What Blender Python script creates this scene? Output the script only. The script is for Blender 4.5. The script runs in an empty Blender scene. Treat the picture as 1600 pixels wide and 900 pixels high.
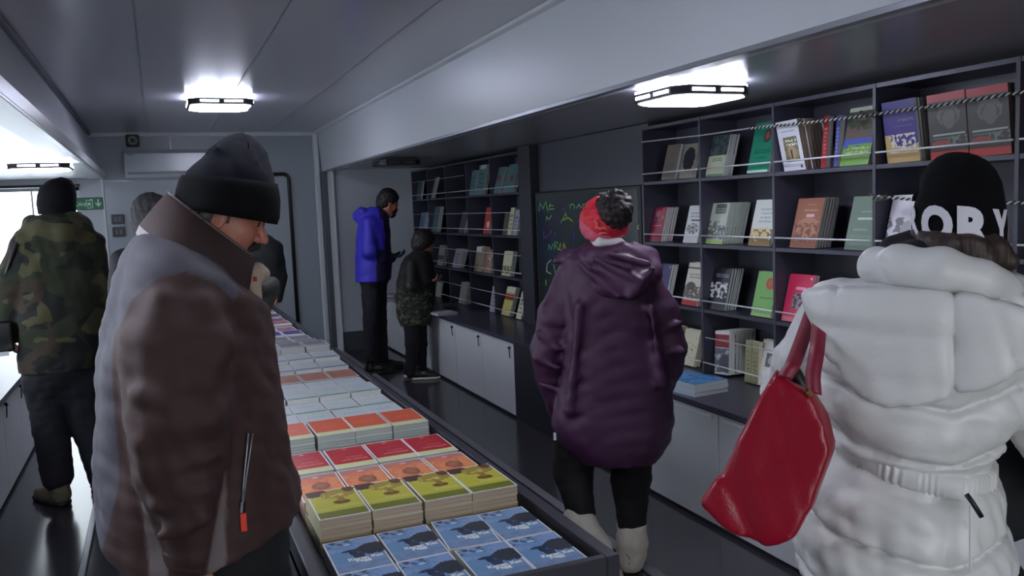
import bpy, math, random
import numpy as np
from mathutils import Vector, Matrix
random.seed(7); RNG = np.random.RandomState(5)
SC = bpy.context.scene
COL = SC.collection
PI = math.pi

# ------------------------------------------------------------------ camera
FPX = 1315.0
YAW, PITCH, ROLL = [math.radians(v) for v in (22.67, -5.6, -2.28)]
cy, sy, cp, sp, cr, sr = math.cos(YAW), math.sin(YAW), math.cos(PITCH), math.sin(PITCH), math.cos(ROLL), math.sin(ROLL)
F = np.array([sy * cp, cy * cp, sp]); RI = np.array([cy, -sy, 0.0]); UU = np.cross(RI, F)
RT = RI * cr + UU * sr; UP = -RI * sr + UU * cr
CAM = np.array([0, 0, 1.6])
def ray(x, y): return (x - 800) * RT + (450 - y) * UP + FPX * F
def at(x, y, axis, val):
    d = ray(x, y); t = (val - CAM[axis]) / d[axis]; return CAM + t * d

cam = bpy.data.objects.new('camera', bpy.data.cameras.new('camera')); COL.objects.link(cam)
cam.data.sensor_width = 36; cam.data.lens = 36 * FPX / 1600; cam.data.clip_start = 0.05
M3 = Matrix((RT.tolist(), UP.tolist(), (-F).tolist())).transposed()
cam.matrix_world = Matrix.Translation(Vector(CAM.tolist())) @ M3.to_4x4()
SC.camera = cam

# ------------------------------------------------------------------ materials
MATS = {}
def srgb(c):
    return tuple(((v / 255 / 12.92) if v / 255 <= .04045 else ((v / 255 + .055) / 1.055) ** 2.4) for v in c[:3]) + (1,)
def mat(name, rgb, rough=.6, metal=0, noise=0, nscale=8, bump=0, bscale=60, spec=.5, sheen=0, emit=0, stretch=None):
    if name in MATS: return MATS[name]
    m = bpy.data.materials.new(name); m.use_nodes = True; nt = m.node_tree; b = nt.nodes['Principled BSDF']
    b.inputs['Base Color'].default_value = srgb(rgb); b.inputs['Roughness'].default_value = rough
    b.inputs['Metallic'].default_value = metal; b.inputs['Specular IOR Level'].default_value = spec
    if sheen: b.inputs['Sheen Weight'].default_value = sheen
    tc = nt.nodes.new('ShaderNodeTexCoord'); src = tc.outputs['Object']
    if stretch:
        mp = nt.nodes.new('ShaderNodeMapping'); mp.inputs['Scale'].default_value = stretch
        nt.links.new(src, mp.inputs[0]); src = mp.outputs[0]
    if noise:
        n = nt.nodes.new('ShaderNodeTexNoise'); n.inputs['Scale'].default_value = nscale; n.inputs['Detail'].default_value = 4
        nt.links.new(src, n.inputs['Vector'])
        r = nt.nodes.new('ShaderNodeValToRGB'); c = np.array(srgb(rgb)[:3])
        r.color_ramp.elements[0].position = .3; r.color_ramp.elements[1].position = .7
        r.color_ramp.elements[0].color = tuple(c * (1 - noise)) + (1,); r.color_ramp.elements[1].color = tuple(np.minimum(1, c * (1 + noise))) + (1,)
        nt.links.new(n.outputs['Fac'], r.inputs[0]); nt.links.new(r.outputs[0], b.inputs['Base Color'])
    if bump:
        n2 = nt.nodes.new('ShaderNodeTexNoise'); n2.inputs['Scale'].default_value = bscale; n2.inputs['Detail'].default_value = 3
        nt.links.new(src, n2.inputs['Vector'])
        bp = nt.nodes.new('ShaderNodeBump'); bp.inputs['Strength'].default_value = bump; bp.inputs['Distance'].default_value = .004
        nt.links.new(n2.outputs['Fac'], bp.inputs['Height']); nt.links.new(bp.outputs[0], b.inputs['Normal'])
    if emit:
        b.inputs['Emission Color'].default_value = srgb(rgb); b.inputs['Emission Strength'].default_value = emit
    MATS[name] = m; return m
def knit(name, rgb):
    if name in MATS: return MATS[name]
    m = mat(name, rgb, .95, noise=.25, nscale=30, spec=.2); nt = m.node_tree; b = nt.nodes['Principled BSDF']
    tc = nt.nodes.new('ShaderNodeTexCoord')
    w = nt.nodes.new('ShaderNodeTexWave'); w.bands_direction = 'DIAGONAL'; w.inputs['Scale'].default_value = 75; w.inputs['Distortion'].default_value = 2.5
    nt.links.new(tc.outputs['Object'], w.inputs['Vector'])
    bp = nt.nodes.new('ShaderNodeBump'); bp.inputs['Strength'].default_value = .22; bp.inputs['Distance'].default_value = .002
    nt.links.new(w.outputs['Fac'], bp.inputs['Height']); nt.links.new(bp.outputs[0], b.inputs['Normal']); return m
def camo(name, cols, scale=7):
    if name in MATS: return MATS[name]
    m = mat(name, cols[0], .85, bump=.3, bscale=40); nt = m.node_tree; b = nt.nodes['Principled BSDF']
    tc = nt.nodes.new('ShaderNodeTexCoord'); prev = None
    for i, (c, thr, off) in enumerate(zip(cols[1:], (.52, .56, .60), (3, 11, 23))):
        mp = nt.nodes.new('ShaderNodeMapping'); mp.inputs['Location'].default_value = (off, off * .7, off * .3)
        mp.inputs['Scale'].default_value = (scale, scale, scale * 1.3)
        n = nt.nodes.new('ShaderNodeTexNoise'); n.inputs['Scale'].default_value = 1; n.inputs['Detail'].default_value = 2; n.inputs['Distortion'].default_value = .6
        g = nt.nodes.new('ShaderNodeMath'); g.operation = 'GREATER_THAN'; g.inputs[1].default_value = thr
        mx = nt.nodes.new('ShaderNodeMix'); mx.data_type = 'RGBA'
        nt.links.new(tc.outputs['Object'], mp.inputs[0]); nt.links.new(mp.outputs[0], n.inputs['Vector']); nt.links.new(n.outputs['Fac'], g.inputs[0])
        nt.links.new(g.outputs[0], mx.inputs[0])
        if prev is None: mx.inputs[6].default_value = srgb(cols[0])
        else: nt.links.new(prev, mx.inputs[6])
        mx.inputs[7].default_value = srgb(c); prev = mx.outputs[2]
    nt.links.new(prev, b.inputs['Base Color']); return m

def blend_mat(name, cols, rough=.7, bump=.15, bscale=300):
    """sewn panels of different cloth: weights of the 2nd and 3rd colour come from the mesh attribute"""
    m = mat(name, cols[0], rough, bump=bump, bscale=bscale); nt = m.node_tree; b = nt.nodes['Principled BSDF']
    a = nt.nodes.new('ShaderNodeAttribute'); a.attribute_name = 'panel'; sx = nt.nodes.new('ShaderNodeSeparateColor'); nt.links.new(a.outputs['Color'], sx.inputs[0]); prev = None
    for i, c in enumerate(cols[1:]):
        mx = nt.nodes.new('ShaderNodeMix'); mx.data_type = 'RGBA'; nt.links.new(sx.outputs[i], mx.inputs[0]); mx.inputs[7].default_value = srgb(c)
        if prev is None: mx.inputs[6].default_value = srgb(cols[0])
        else: nt.links.new(prev, mx.inputs[6])
        prev = mx.outputs[2]
    nt.links.new(prev, b.inputs['Base Color']); return m
def paint(me, W):
    at_ = me.color_attributes.new('panel', 'FLOAT_COLOR', 'POINT'); n = len(me.vertices); c = np.ones((n, 4), np.float32); c[:, :3] = 0; c[:, :W.shape[1]] = W; at_.data.foreach_set('color', c.ravel())

def cover_mat(name, base, ops, rough=.35):
    """printed book cover laid out in the cover's own UV: rect, ell, txt, noise layers"""
    if name in MATS: return MATS[name]
    m = bpy.data.materials.new(name); m.use_nodes = True; nt = m.node_tree; b = nt.nodes['Principled BSDF']
    b.inputs['Roughness'].default_value = rough; N = nt.nodes; L = nt.links
    uv = N.new('ShaderNodeUVMap'); uv.uv_map = 'UVMap'; sx = N.new('ShaderNodeSeparateXYZ'); L.new(uv.outputs[0], sx.inputs[0]); U, V = sx.outputs[0], sx.outputs[1]
    def mt(op, a, bb=None):
        n = N.new('ShaderNodeMath'); n.operation = op
        for i, v in enumerate((a, bb)):
            if v is None: continue
            if isinstance(v, (int, float)): n.inputs[i].default_value = v
            else: L.new(v, n.inputs[i])
        return n.outputs[0]
    def rect(u0, v0, u1, v1):
        return mt('MULTIPLY', mt('MULTIPLY', mt('GREATER_THAN', U, u0), mt('LESS_THAN', U, u1)), mt('MULTIPLY', mt('GREATER_THAN', V, v0), mt('LESS_THAN', V, v1)))
    def noise(s, d=3, off=0, asp=1.5):
        mp = N.new('ShaderNodeMapping'); mp.inputs['Scale'].default_value = (s, s * asp, 1); mp.inputs['Location'].default_value = (off, off, 0)
        L.new(uv.outputs[0], mp.inputs[0]); n = N.new('ShaderNodeTexNoise'); n.inputs['Scale'].default_value = 1; n.inputs['Detail'].default_value = d
        L.new(mp.outputs[0], n.inputs['Vector']); return n.outputs['Fac']
    prev = None
    for k, op in enumerate(ops):
        t = op[0]
        if t == 'rect': mk = rect(*op[1:5]); c = op[5]
        elif t == 'ell':
            du = mt('DIVIDE', mt('SUBTRACT', U, op[1]), op[3]); dv = mt('DIVIDE', mt('SUBTRACT', V, op[2]), op[4])
            r2 = mt('ADD', mt('MULTIPLY', du, du), mt('MULTIPLY', dv, dv))
            r2 = mt('ADD', r2, mt('MULTIPLY', mt('SUBTRACT', noise(9, 2, k), .5), 1.2 if len(op) > 6 else 0))
            mk = mt('LESS_THAN', r2, 1); c = op[5]
        elif t == 'txt':
            rows = op[6]; s = op[7] if len(op) > 7 else 26
            vv = mt('MULTIPLY', mt('SUBTRACT', V, op[2]), rows / (op[4] - op[2]))
            fr = mt('FRACT', vv); fl = mt('FLOOR', vv)
            cmb = N.new('ShaderNodeCombineXYZ'); L.new(mt('MULTIPLY', U, s), cmb.inputs[0]); L.new(mt('MULTIPLY', fl, 7.3), cmb.inputs[1]); L.new(mt('MULTIPLY', fr, 1.5), cmb.inputs[2])
            n = N.new('ShaderNodeTexNoise'); n.inputs['Scale'].default_value = 1.6; L.new(cmb.outputs[0], n.inputs['Vector'])
            mk = mt('MULTIPLY', rect(*op[1:5]), mt('MULTIPLY', mt('LESS_THAN', fr, .55), mt('GREATER_THAN', n.outputs['Fac'], .47))); c = op[5]
        elif t == 'noise':
            mk = mt('MULTIPLY', rect(*op[1:5]), mt('GREATER_THAN', noise(op[6], 3, k * 3.1), op[7])); c = op[5]
        mx = N.new('ShaderNodeMix'); mx.data_type = 'RGBA'; L.new(mk, mx.inputs[0]); mx.inputs[7].default_value = srgb(c)
        if prev is None: mx.inputs[6].default_value = srgb(base)
        else: L.new(prev, mx.inputs[6])
        prev = mx.outputs[2]
    if prev is None: b.inputs['Base Color'].default_value = srgb(base)
    else: L.new(prev, b.inputs['Base Color'])
    MATS[name] = m; return m

# ------------------------------------------------------------------ mesh helpers
class MB:
    """collects shapes into one mesh"""
    def __init__(s): s.v = []; s.f = []; s.m = []; s.uv = {}
    def add(s, vs, fs, mi=0):
        o = len(s.v); s.v += [tuple(map(float, v)) for v in vs]; s.f += [tuple(i + o for i in f) for f in fs]; s.m += [mi] * len(fs); return s
    def box(s, a, b, mi=0, bev=0):
        x0, y0, z0 = a; x1, y1, z1 = b
        if bev:
            e = bev; vs = []
            for (x, sx_) in ((x0, 1), (x1, -1)):
                for (y, sy_) in ((y0, 1), (y1, -1)):
                    for (z, sz_) in ((z0, 1), (z1, -1)):
                        vs += [(x, y + e * sy_, z + e * sz_), (x + e * sx_, y, z + e * sz_), (x + e * sx_, y + e * sy_, z)]
            def q(i, j, k): return (i * 4 + j * 2 + k) * 3
            fs = []
            fs += [(q(0,0,0), q(0,0,1), q(0,1,1), q(0,1,0)), (q(1,0,0), q(1,1,0), q(1,1,1), q(1,0,1))]
            fs += [(q(0,0,0)+1, q(1,0,0)+1, q(1,0,1)+1, q(0,0,1)+1), (q(0,1,0)+1, q(0,1,1)+1, q(1,1,1)+1, q(1,1,0)+1)]
            fs += [(q(0,0,0)+2, q(0,1,0)+2, q(1,1,0)+2, q(1,0,0)+2), (q(0,0,1)+2, q(1,0,1)+2, q(1,1,1)+2, q(0,1,1)+2)]
            for k in (0, 1):
                for j in (0, 1): fs.append((q(0,j,k)+1, q(1,j,k)+1, q(1,j,k)+2, q(0,j,k)+2))
                for i in (0, 1): fs.append((q(i,0,k)+0, q(i,1,k)+0, q(i,1,k)+2, q(i,0,k)+2))
            for i in (0, 1):
                for j in (0, 1): fs.append((q(i,j,0)+0, q(i,j,1)+0, q(i,j,1)+1, q(i,j,0)+1))
                for j in (0, 1):
                    for k in (0, 1): fs.append((q(i,j,k), q(i,j,k)+1, q(i,j,k)+2))
            return s.add(vs, fs, mi)
        vs = [(x0,y0,z0),(x1,y0,z0),(x1,y1,z0),(x0,y1,z0),(x0,y0,z1),(x1,y0,z1),(x1,y1,z1),(x0,y1,z1)]
        return s.add(vs, [(0,3,2,1),(4,5,6,7),(0,1,5,4),(1,2,6,5),(2,3,7,6),(3,0,4,7)], mi)
    def prism(s, pts, d0, d1, axis=2, mi=0):
        """polygon pts (2D) extruded along axis from d0 to d1; 2D order is the other two axes in order"""
        def P(p, d):
            q = list(p); q.insert(axis, d); return tuple(q)
        n = len(pts); vs = [P(p, d0) for p in pts] + [P(p, d1) for p in pts]
        fs = [tuple(range(n))[::-1], tuple(range(n, 2 * n))] + [(i, (i + 1) % n, n + (i + 1) % n, n + i) for i in range(n)]
        return s.add(vs, fs, mi)
    def tube(s, pts, r, n=8, mi=0, cap=True):
        pts = [np.array(p, float) for p in pts]; rs = r if isinstance(r, (list, tuple)) else [r] * len(pts)
        vs = []; up = None
        for i, p in enumerate(pts):
            t = pts[min(i + 1, len(pts) - 1)] - pts[max(i - 1, 0)]; t = t / (np.linalg.norm(t) + 1e-9)
            if up is None: up = np.array([0, 0, 1.]) if abs(t[2]) < .9 else np.array([1., 0, 0])
            a = np.cross(t, up); a /= np.linalg.norm(a) + 1e-9; b = np.cross(a, t); up = b
            for k in range(n):
                q = 2 * PI * k / n; vs.append(p + rs[i] * (math.cos(q) * a + math.sin(q) * b))
        fs = [(i*n+k, i*n+(k+1)%n, (i+1)*n+(k+1)%n, (i+1)*n+k) for i in range(len(pts)-1) for k in range(n)]
        if cap: fs += [tuple(range(n))[::-1], tuple(range((len(pts)-1)*n, len(pts)*n))]
        return s.add(vs, fs, mi)
    def loops(s, loops, closed=True, capa=True, capb=True, mi=0):
        n = len(loops[0]); vs = [p for l in loops for p in l]
        m_ = n if closed else n - 1
        fs = [(i*n+k, i*n+(k+1)%n, (i+1)*n+(k+1)%n, (i+1)*n+k) for i in range(len(loops)-1) for k in range(m_)]
        if closed and capa: fs.append(tuple(range(n))[::-1])
        if closed and capb: fs.append(tuple(range((len(loops)-1)*n, len(loops)*n)))
        return s.add(vs, fs, mi)
    def mesh(s, name, mats, smooth=False, fixn=True):
        me = bpy.data.meshes.new(name); me.from_pydata(s.v, [], s.f)
        for m in (mats if isinstance(mats, (list, tuple)) else [mats]): me.materials.append(m)
        me.polygons.foreach_set('material_index', s.m); me.polygons.foreach_set('use_smooth', [smooth] * len(s.f))
        if fixn:
            import bmesh
            bm = bmesh.new(); bm.from_mesh(me); bmesh.ops.recalc_face_normals(bm, faces=bm.faces); bm.to_mesh(me); bm.free()
        me.update(); return me
    def obj(s, name, mats, parent=None, loc=None, smooth=False):
        return link(name, s.mesh(name, mats, smooth), parent, loc)
def link(name, me, parent=None, loc=None):
    o = bpy.data.objects.new(name, me); COL.objects.link(o)
    if parent is not None: o.parent = parent
    if loc is not None: o.location = loc
    return o
def empty(name, label, cat, loc=(0, 0, 0), rz=0, group=None):
    o = bpy.data.objects.new(name, None); COL.objects.link(o); o.location = tuple(map(float, loc)); o.rotation_euler = (0, 0, rz)
    o.empty_display_size = .1
    return tag(o, label, cat, group)
def tag(o, label=None, cat=None, group=None, kind=None):
    if label: o['label'] = label
    if cat: o['category'] = cat
    if group: o['group'] = group
    if kind: o['kind'] = kind
    return o
def struct(o): o['kind'] = 'structure'; return o
def text_mesh(txt, size, mt, extrude=.0004, bold=0, align='CENTER'):
    cu = bpy.data.curves.new('lettering', 'FONT'); cu.body = txt; cu.size = size; cu.extrude = extrude; cu.offset = bold
    cu.align_x = align; cu.resolution_u = 4
    t = bpy.data.objects.new('lettering', cu); COL.objects.link(t)
    dg = bpy.context.evaluated_depsgraph_get(); me = bpy.data.meshes.new_from_object(t.evaluated_get(dg))
    bpy.data.objects.remove(t); bpy.data.curves.remove(cu)
    me.materials.clear(); me.materials.append(mt); return me

# ------------------------------------------------------------------ organic surfaces: signed field + surface nets
class Field:
    def __init__(s, lo, hi, h):
        s.lo = np.array(lo, np.float32); s.h = h
        n = [int(math.ceil((b - a) / h)) + 1 for a, b in zip(lo, hi)]; s.n = n
        s.ax = [np.float32(s.lo[i] + h * np.arange(n[i])) for i in range(3)]
        s.d = np.full(n, 1.0, np.float32)
    def sub(s, lo, hi, m):
        r = []
        for i in range(3):
            a = max(0, int((lo[i] - m - s.lo[i]) / s.h)); b = min(s.n[i], int((hi[i] + m - s.lo[i]) / s.h) + 2)
            if b <= a: return None
            r.append(slice(a, b))
        return tuple(r)
    def grid(s, r): return (s.ax[0][r[0]][:, None, None], s.ax[1][r[1]][None, :, None], s.ax[2][r[2]][None, None, :])
    def put(s, r, d, k, op='u'):
        o = s.d[r]
        if op == 'u':
            if k > 0: hh = np.maximum(k - np.abs(o - d), 0) / k; s.d[r] = np.minimum(o, d) - hh * hh * k * .25
            else: s.d[r] = np.minimum(o, d)
        else:
            d = -d
            if k > 0: hh = np.maximum(k - np.abs(o - d), 0) / k; s.d[r] = np.maximum(o, d) + hh * hh * k * .25
            else: s.d[r] = np.maximum(o, d)
    def cone(s, a, b, ra, rb=None, k=.02, op='u', sc=(1, 1, 1)):
        rb = ra if rb is None else rb; a = np.array(a, float); b = np.array(b, float); R = max(ra, rb) * max(1, 1 / min(sc))
        r = s.sub(np.minimum(a, b), np.maximum(a, b), R + k + 2 * s.h)
        if r is None: return s
        x, y, z = s.grid(r); ab = (b - a) * sc; L2 = float(ab @ ab) + 1e-9
        px, py, pz = (x - a[0]) * sc[0], (y - a[1]) * sc[1], (z - a[2]) * sc[2]
        t = np.clip((px * ab[0] + py * ab[1] + pz * ab[2]) / L2, 0, 1)
        d = np.sqrt((px - t * ab[0]) ** 2 + (py - t * ab[1]) ** 2 + (pz - t * ab[2]) ** 2) - (ra + (rb - ra) * t)
        s.put(r, d, k, op); return s
    def chain(s, pts, rs, k=.02, op='u'):
        for i in range(len(pts) - 1): s.cone(pts[i], pts[i + 1], rs[i], rs[i + 1], k, op)
        return s
    def ell(s, c, rad, k=.02, op='u', rot=None):
        R = max(rad); r = s.sub(np.array(c) - R, np.array(c) + R, k + 2 * s.h)
        if r is None: return s
        x, y, z = s.grid(r); p = [x - c[0], y - c[1], z - c[2]]
        if rot is not None:
            m = np.array(rot); p = [m[0][i] * p[0] + m[1][i] * p[1] + m[2][i] * p[2] for i in range(3)]
        q = np.sqrt((p[0] / rad[0]) ** 2 + (p[1] / rad[1]) ** 2 + (p[2] / rad[2]) ** 2)
        s.put(r, (q - 1) * min(rad) * 1.0, k, op); return s
    def loft(s, rings, k=.02, e=2.3, op='u'):
        """rings: (c, a, ra, b, rb) along z"""
        R = sorted(rings); c = np.array([q[0] for q in R])
        r = s.sub((-9, -9, c[0]), (9, 9, c[-1]), k + 2 * s.h); x, y, z = s.grid(r); zz = z.ravel()
        f = [np.float32(np.interp(zz, c, [q[i] for q in R]))[None, None, :] for i in (1, 2, 3, 4)]
        q = (np.abs((x - f[0]) / f[1]) ** e + np.abs((y - f[2]) / f[3]) ** e) ** (1 / e)
        d = (q - 1) * np.minimum(f[1], f[3]); d = np.maximum(d, np.maximum(z - c[-1], c[0] - z))
        s.put(r, d, k, op); return s
    def cut(s, p, n, k=.0):
        """remove the side the normal points to"""
        r = (slice(None),) * 3; x, y, z = s.grid(r); n = np.array(n, float); n /= np.linalg.norm(n)
        d = (x - p[0]) * n[0] + (y - p[1]) * n[1] + (z - p[2]) * n[2]
        s.put(r, -d, k, 'd'); return s
    def poly(s, pts, b0, rb, k=.01, bprof=None):
        """2D polygon in (x,z), thick in y around b0; rb may be a function of z"""
        r = (slice(None),) * 3; x, y, z = s.grid(r); X = x[:, 0, :]; Z = z[0, :, :]; X, Z = np.broadcast_arrays(X, Z)
        d = np.full(X.shape, 1e9); sg = np.ones(X.shape); n = len(pts)
        for i in range(n):
            a = pts[i]; b = pts[i - 1]; ex, ez = b[0] - a[0], b[1] - a[1]; wx, wz = X - a[0], Z - a[1]
            t = np.clip((wx * ex + wz * ez) / (ex * ex + ez * ez), 0, 1)
            d = np.minimum(d, (wx - ex * t) ** 2 + (wz - ez * t) ** 2)
            c1 = Z >= a[1]; c2 = Z < b[1]; c3 = ex * wz > ez * wx
            fl = (c1 & c2 & c3) | (~c1 & ~c2 & ~c3); sg = np.where(fl, -sg, sg)
        d2 = (sg * np.sqrt(d))[:, None, :]
        rbv = rb(X, Z)[:, None, :] if callable(rb) else rb
        dy = np.abs(y - b0) - rbv
        d3 = np.minimum(np.maximum(d2, dy), 0) + np.sqrt(np.maximum(d2, 0) ** 2 + np.maximum(dy, 0) ** 2)
        s.put(r, np.float32(d3), k); return s
    def warp(s, fn):
        x, y, z = s.grid((slice(None),) * 3); s.d = s.d + np.float32(fn(x, y, z)); return s
    def folds(s, amp, freq, seed=0, stretch=(1, 1, 1), ridge=True, n=5):
        rg = np.random.RandomState(seed); x, y, z = s.grid((slice(None),) * 3); tot = 0
        near = np.abs(s.d) < .06
        X, Y, Z = np.broadcast_arrays(x, y, z); X, Y, Z = X[near], Y[near], Z[near]
        w = .04 * np.sin(9 * X + 7 * Z + seed) ; X = X + w; Z = Z + .03 * np.sin(11 * Y + 8 * X)
        for i in range(n):
            k = rg.normal(size=3); k /= np.linalg.norm(k); k = k * np.array(stretch) * freq * rg.uniform(.6, 1.6)
            q = np.sin(k[0] * X + k[1] * Y + k[2] * Z + rg.uniform(0, 6.28)); tot = tot + ((1 - 2 * np.abs(q)) if ridge else q)
        s.d[near] += amp * tot / n * 1.6; return s
    def nets(s, smooth=1):
        S = s.d; nx, ny, nz = S.shape; ins = S < 0
        P = np.zeros((nx - 1, ny - 1, nz - 1, 3), np.float32); C = np.zeros((nx - 1, ny - 1, nz - 1), np.float32)
        sl = lambda o, n: slice(o, n - 1 + o)
        for axis in range(3):
            for u in (0, 1):
                for v in (0, 1):
                    o0 = [0, 0, 0]; oth = [i for i in range(3) if i != axis]; o0[oth[0]] = u; o0[oth[1]] = v; o1 = list(o0); o1[axis] = 1
                    A = S[sl(o0[0], nx), sl(o0[1], ny), sl(o0[2], nz)]; B = S[sl(o1[0], nx), sl(o1[1], ny), sl(o1[2], nz)]
                    c = (A < 0) != (B < 0); t = np.where(c, A / np.where(c, A - B, 1), 0)
                    for i in range(3): P[..., i] += c * ((t if i == axis else o0[i]))
                    C += c
        act = C > 0; idx = -np.ones(act.shape, np.int64); idx[act] = np.arange(act.sum())
        g = np.argwhere(act); V = (g + P[act] / C[act][:, None]) * s.h + s.lo
        quads = []
        for axis in range(3):
            oth = [i for i in range(3) if i != axis]
            A = np.take(ins, range(0, S.shape[axis] - 1), axis); B = np.take(ins, range(1, S.shape[axis]), axis)
            e = np.argwhere(A != B); e = e[(e[:, oth[0]] > 0) & (e[:, oth[1]] > 0) & (e[:, oth[0]] < S.shape[oth[0]] - 1) & (e[:, oth[1]] < S.shape[oth[1]] - 1)]
            fl = A[e[:, 0], e[:, 1], e[:, 2]]
            def id_(du, dv):
                q = e.copy(); q[:, oth[0]] -= du; q[:, oth[1]] -= dv; return idx[q[:, 0], q[:, 1], q[:, 2]]
            Q = np.stack([id_(1, 1), id_(0, 1), id_(0, 0), id_(1, 0)], 1)
            if axis == 1: fl = ~fl
            Q[~fl] = Q[~fl][:, ::-1]; quads.append(Q)
        Q = np.concatenate(quads); Q = Q[(Q >= 0).all(1)]
        for _ in range(smooth):
            acc = np.zeros_like(V); cnt = np.zeros(len(V))
            for i in range(4):
                np.add.at(acc, Q[:, i], V[Q[:, (i + 1) % 4]]); np.add.at(acc, Q[:, i], V[Q[:, (i + 3) % 4]]); np.add.at(cnt, Q[:, i], 2)
            V = V * .5 + .5 * acc / np.maximum(cnt, 1)[:, None]
        return V, Q
def nmesh(name, parts, mats, midx=None, smooth=True):
    """parts: list of (V, Q[, material index])"""
    vs = []; fs = []; mi = []; o = 0
    for p in parts:
        V, Q = p[0], p[1]; vs.append(V); fs.append(Q + o); o += len(V)
        if len(p) > 2: mi.append(np.full(len(Q), p[2]) if np.isscalar(p[2]) else p[2])
        else: mi.append(np.zeros(len(Q), int))
    V = np.concatenate(vs); Q = np.concatenate(fs); mi = np.concatenate(mi)
    me = bpy.data.meshes.new(name); me.vertices.add(len(V)); me.vertices.foreach_set('co', V.astype(np.float32).ravel())
    me.loops.add(len(Q) * 4); me.loops.foreach_set('vertex_index', Q.astype(np.int32).ravel())
    me.polygons.add(len(Q)); me.polygons.foreach_set('loop_start', np.arange(0, len(Q) * 4, 4, dtype=np.int32))
    me.polygons.foreach_set('use_smooth', np.full(len(Q), smooth))
    for m in (mats if isinstance(mats, (list, tuple)) else [mats]): me.materials.append(m)
    if midx is not None: mi = midx(V[Q].mean(1))
    me.polygons.foreach_set('material_index', mi.astype(np.int32)); me.update(calc_edges=True); me.validate(); return me

# ------------------------------------------------------------------ view frame of a figure: pixel coordinates -> its own upright frame
class Frame:
    def __init__(s, px, Y=None, X=None, D=None):
        d = ray(px, 450)
        if Y is not None: p = CAM + d * (Y / d[1])
        else: p = CAM + d * (D / np.hypot(d[0], d[1]))
        s.B = np.array([p[0], p[1], 0.0]); n = s.B[:2] / np.linalg.norm(s.B[:2]); s.n = np.array([n[0], n[1], 0]); s.s = np.array([n[1], -n[0], 0])
        s.zc = float((s.B - CAM + np.array([0, 0, 1.2])) @ F); s.k = s.zc / FPX; s.dist = float(s.B @ s.n)
        s.rz = math.atan2(s.s[1], s.s[0])
    def p(s, x, y, off=0):
        d = ray(x, y); t = (s.dist + off) / (d @ s.n); P = CAM + d * t - s.B
        return np.array([P @ s.s, off, P[2]])
    def px(s, V):
        W = s.B + V[:, 0:1] * s.s + V[:, 1:2] * s.n + V[:, 2:3] * np.array([0, 0, 1]) - CAM; z = W @ F
        return 800 + FPX * (W @ RT) / z, 450 - FPX * (W @ UP) / z
    def ring(s, y, l, r, rb, b=0):
        A = s.p(l, y, b); B_ = s.p(r, y, b); return ((A[2] + B_[2]) / 2, (A[0] + B_[0]) / 2, (B_[0] - A[0]) / 2, b, rb)
    def root(s, name, label, cat='person', group=None): return empty(name, label, cat, s.B, s.rz, group)

def basis(fwd, up=(0, 0, 1)):
    f = np.array(fwd, float); f /= np.linalg.norm(f); r = np.cross(f, up); r /= np.linalg.norm(r); u = np.cross(r, f)
    return np.stack([r, f, u], 1)      # columns: right, forward, up
def head_mesh(center, fwd, up=(0, 0, 1), scale=1.0, h=.0045, squash=None):
    """returns (V,Q,mi) in figure frame. material 0 skin, 1 eye, 2 lips"""
    M = basis(fwd, up); f = Field((-.11, -.13, -.24), (.11, .15, .14), h)
    f.ell((0, -.012, .035), (.074, .094, .085), .02).ell((0, .03, -.03), (.060, .060, .082), .03)
    f.cone((-.012, .062, -.098), (.012, .062, -.098), .022, k=.025)
    for q in (-1, 1):
        f.cone((.050 * q, .0, -.055), (.014 * q, .058, -.098), .020, .018, k=.03)
        f.ell((.040 * q, .056, -.028), (.022, .024, .024), .02)
        f.ell((.030 * q, .095, -.001), (.019, .014, .012), .012, 'd')
    f.cone((-.036, .080, .020), (.036, .080, .020), .0115, k=.015)
    f.cone((0, .086, .010), (0, .112, -.030), .0075, .0115, k=.010)
    for q in (-1, 1):
        f.cone((.010 * q, .098, -.036), (.012 * q, .094, -.034), .0075, k=.006)
        f.ell((.031 * q, .0765, -.001), (.0125, .0125, .0115), .002)
        f.ell((.077 * q, -.008, -.010), (.010, .019, .031), .006).ell((.087 * q, -.004, -.006), (.006, .011, .02), .004, 'd')
    f.cone((-.018, .082, -.064), (.018, .082, -.064), .0075, k=.004).cone((-.015, .080, -.075), (.015, .080, -.075), .008, k=.004)
    f.cone((0, -.02, -.07), (0, -.04, -.22), .052, .060, k=.03)
    V, Q = f.nets(1); c = V[Q].mean(1); mi = np.zeros(len(Q), int)
    for q in (-1, 1):
        mi[(np.linalg.norm((c - (.031 * q, .0795, -.001)) / (1, 1, .6), axis=1) < .0135) & (c[:, 1] > .082)] = 1
    mi[(np.abs(c[:, 0]) < .022) & (np.abs(c[:, 2] + .0695) < .008) & (c[:, 1] > .082)] = 2
    W = (V * scale) @ M.T + np.array(center)
    if squash is not None:          # a tight cap presses the crown in
        c0, r0, zc = squash; d = (W - c0) / r0; d[:, 2] = np.maximum(d[:, 2], 0); q = np.linalg.norm(d, axis=1); k = (q > 1) & (W[:, 2] > zc); e = W[k] - c0; e2 = e.copy()
        e2[:, :2] /= q[k][:, None]; e2[:, 2] = np.where(e[:, 2] > 0, e[:, 2] / q[k], e[:, 2]); W[k] = c0 + e2
    return W, Q, mi
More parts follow.
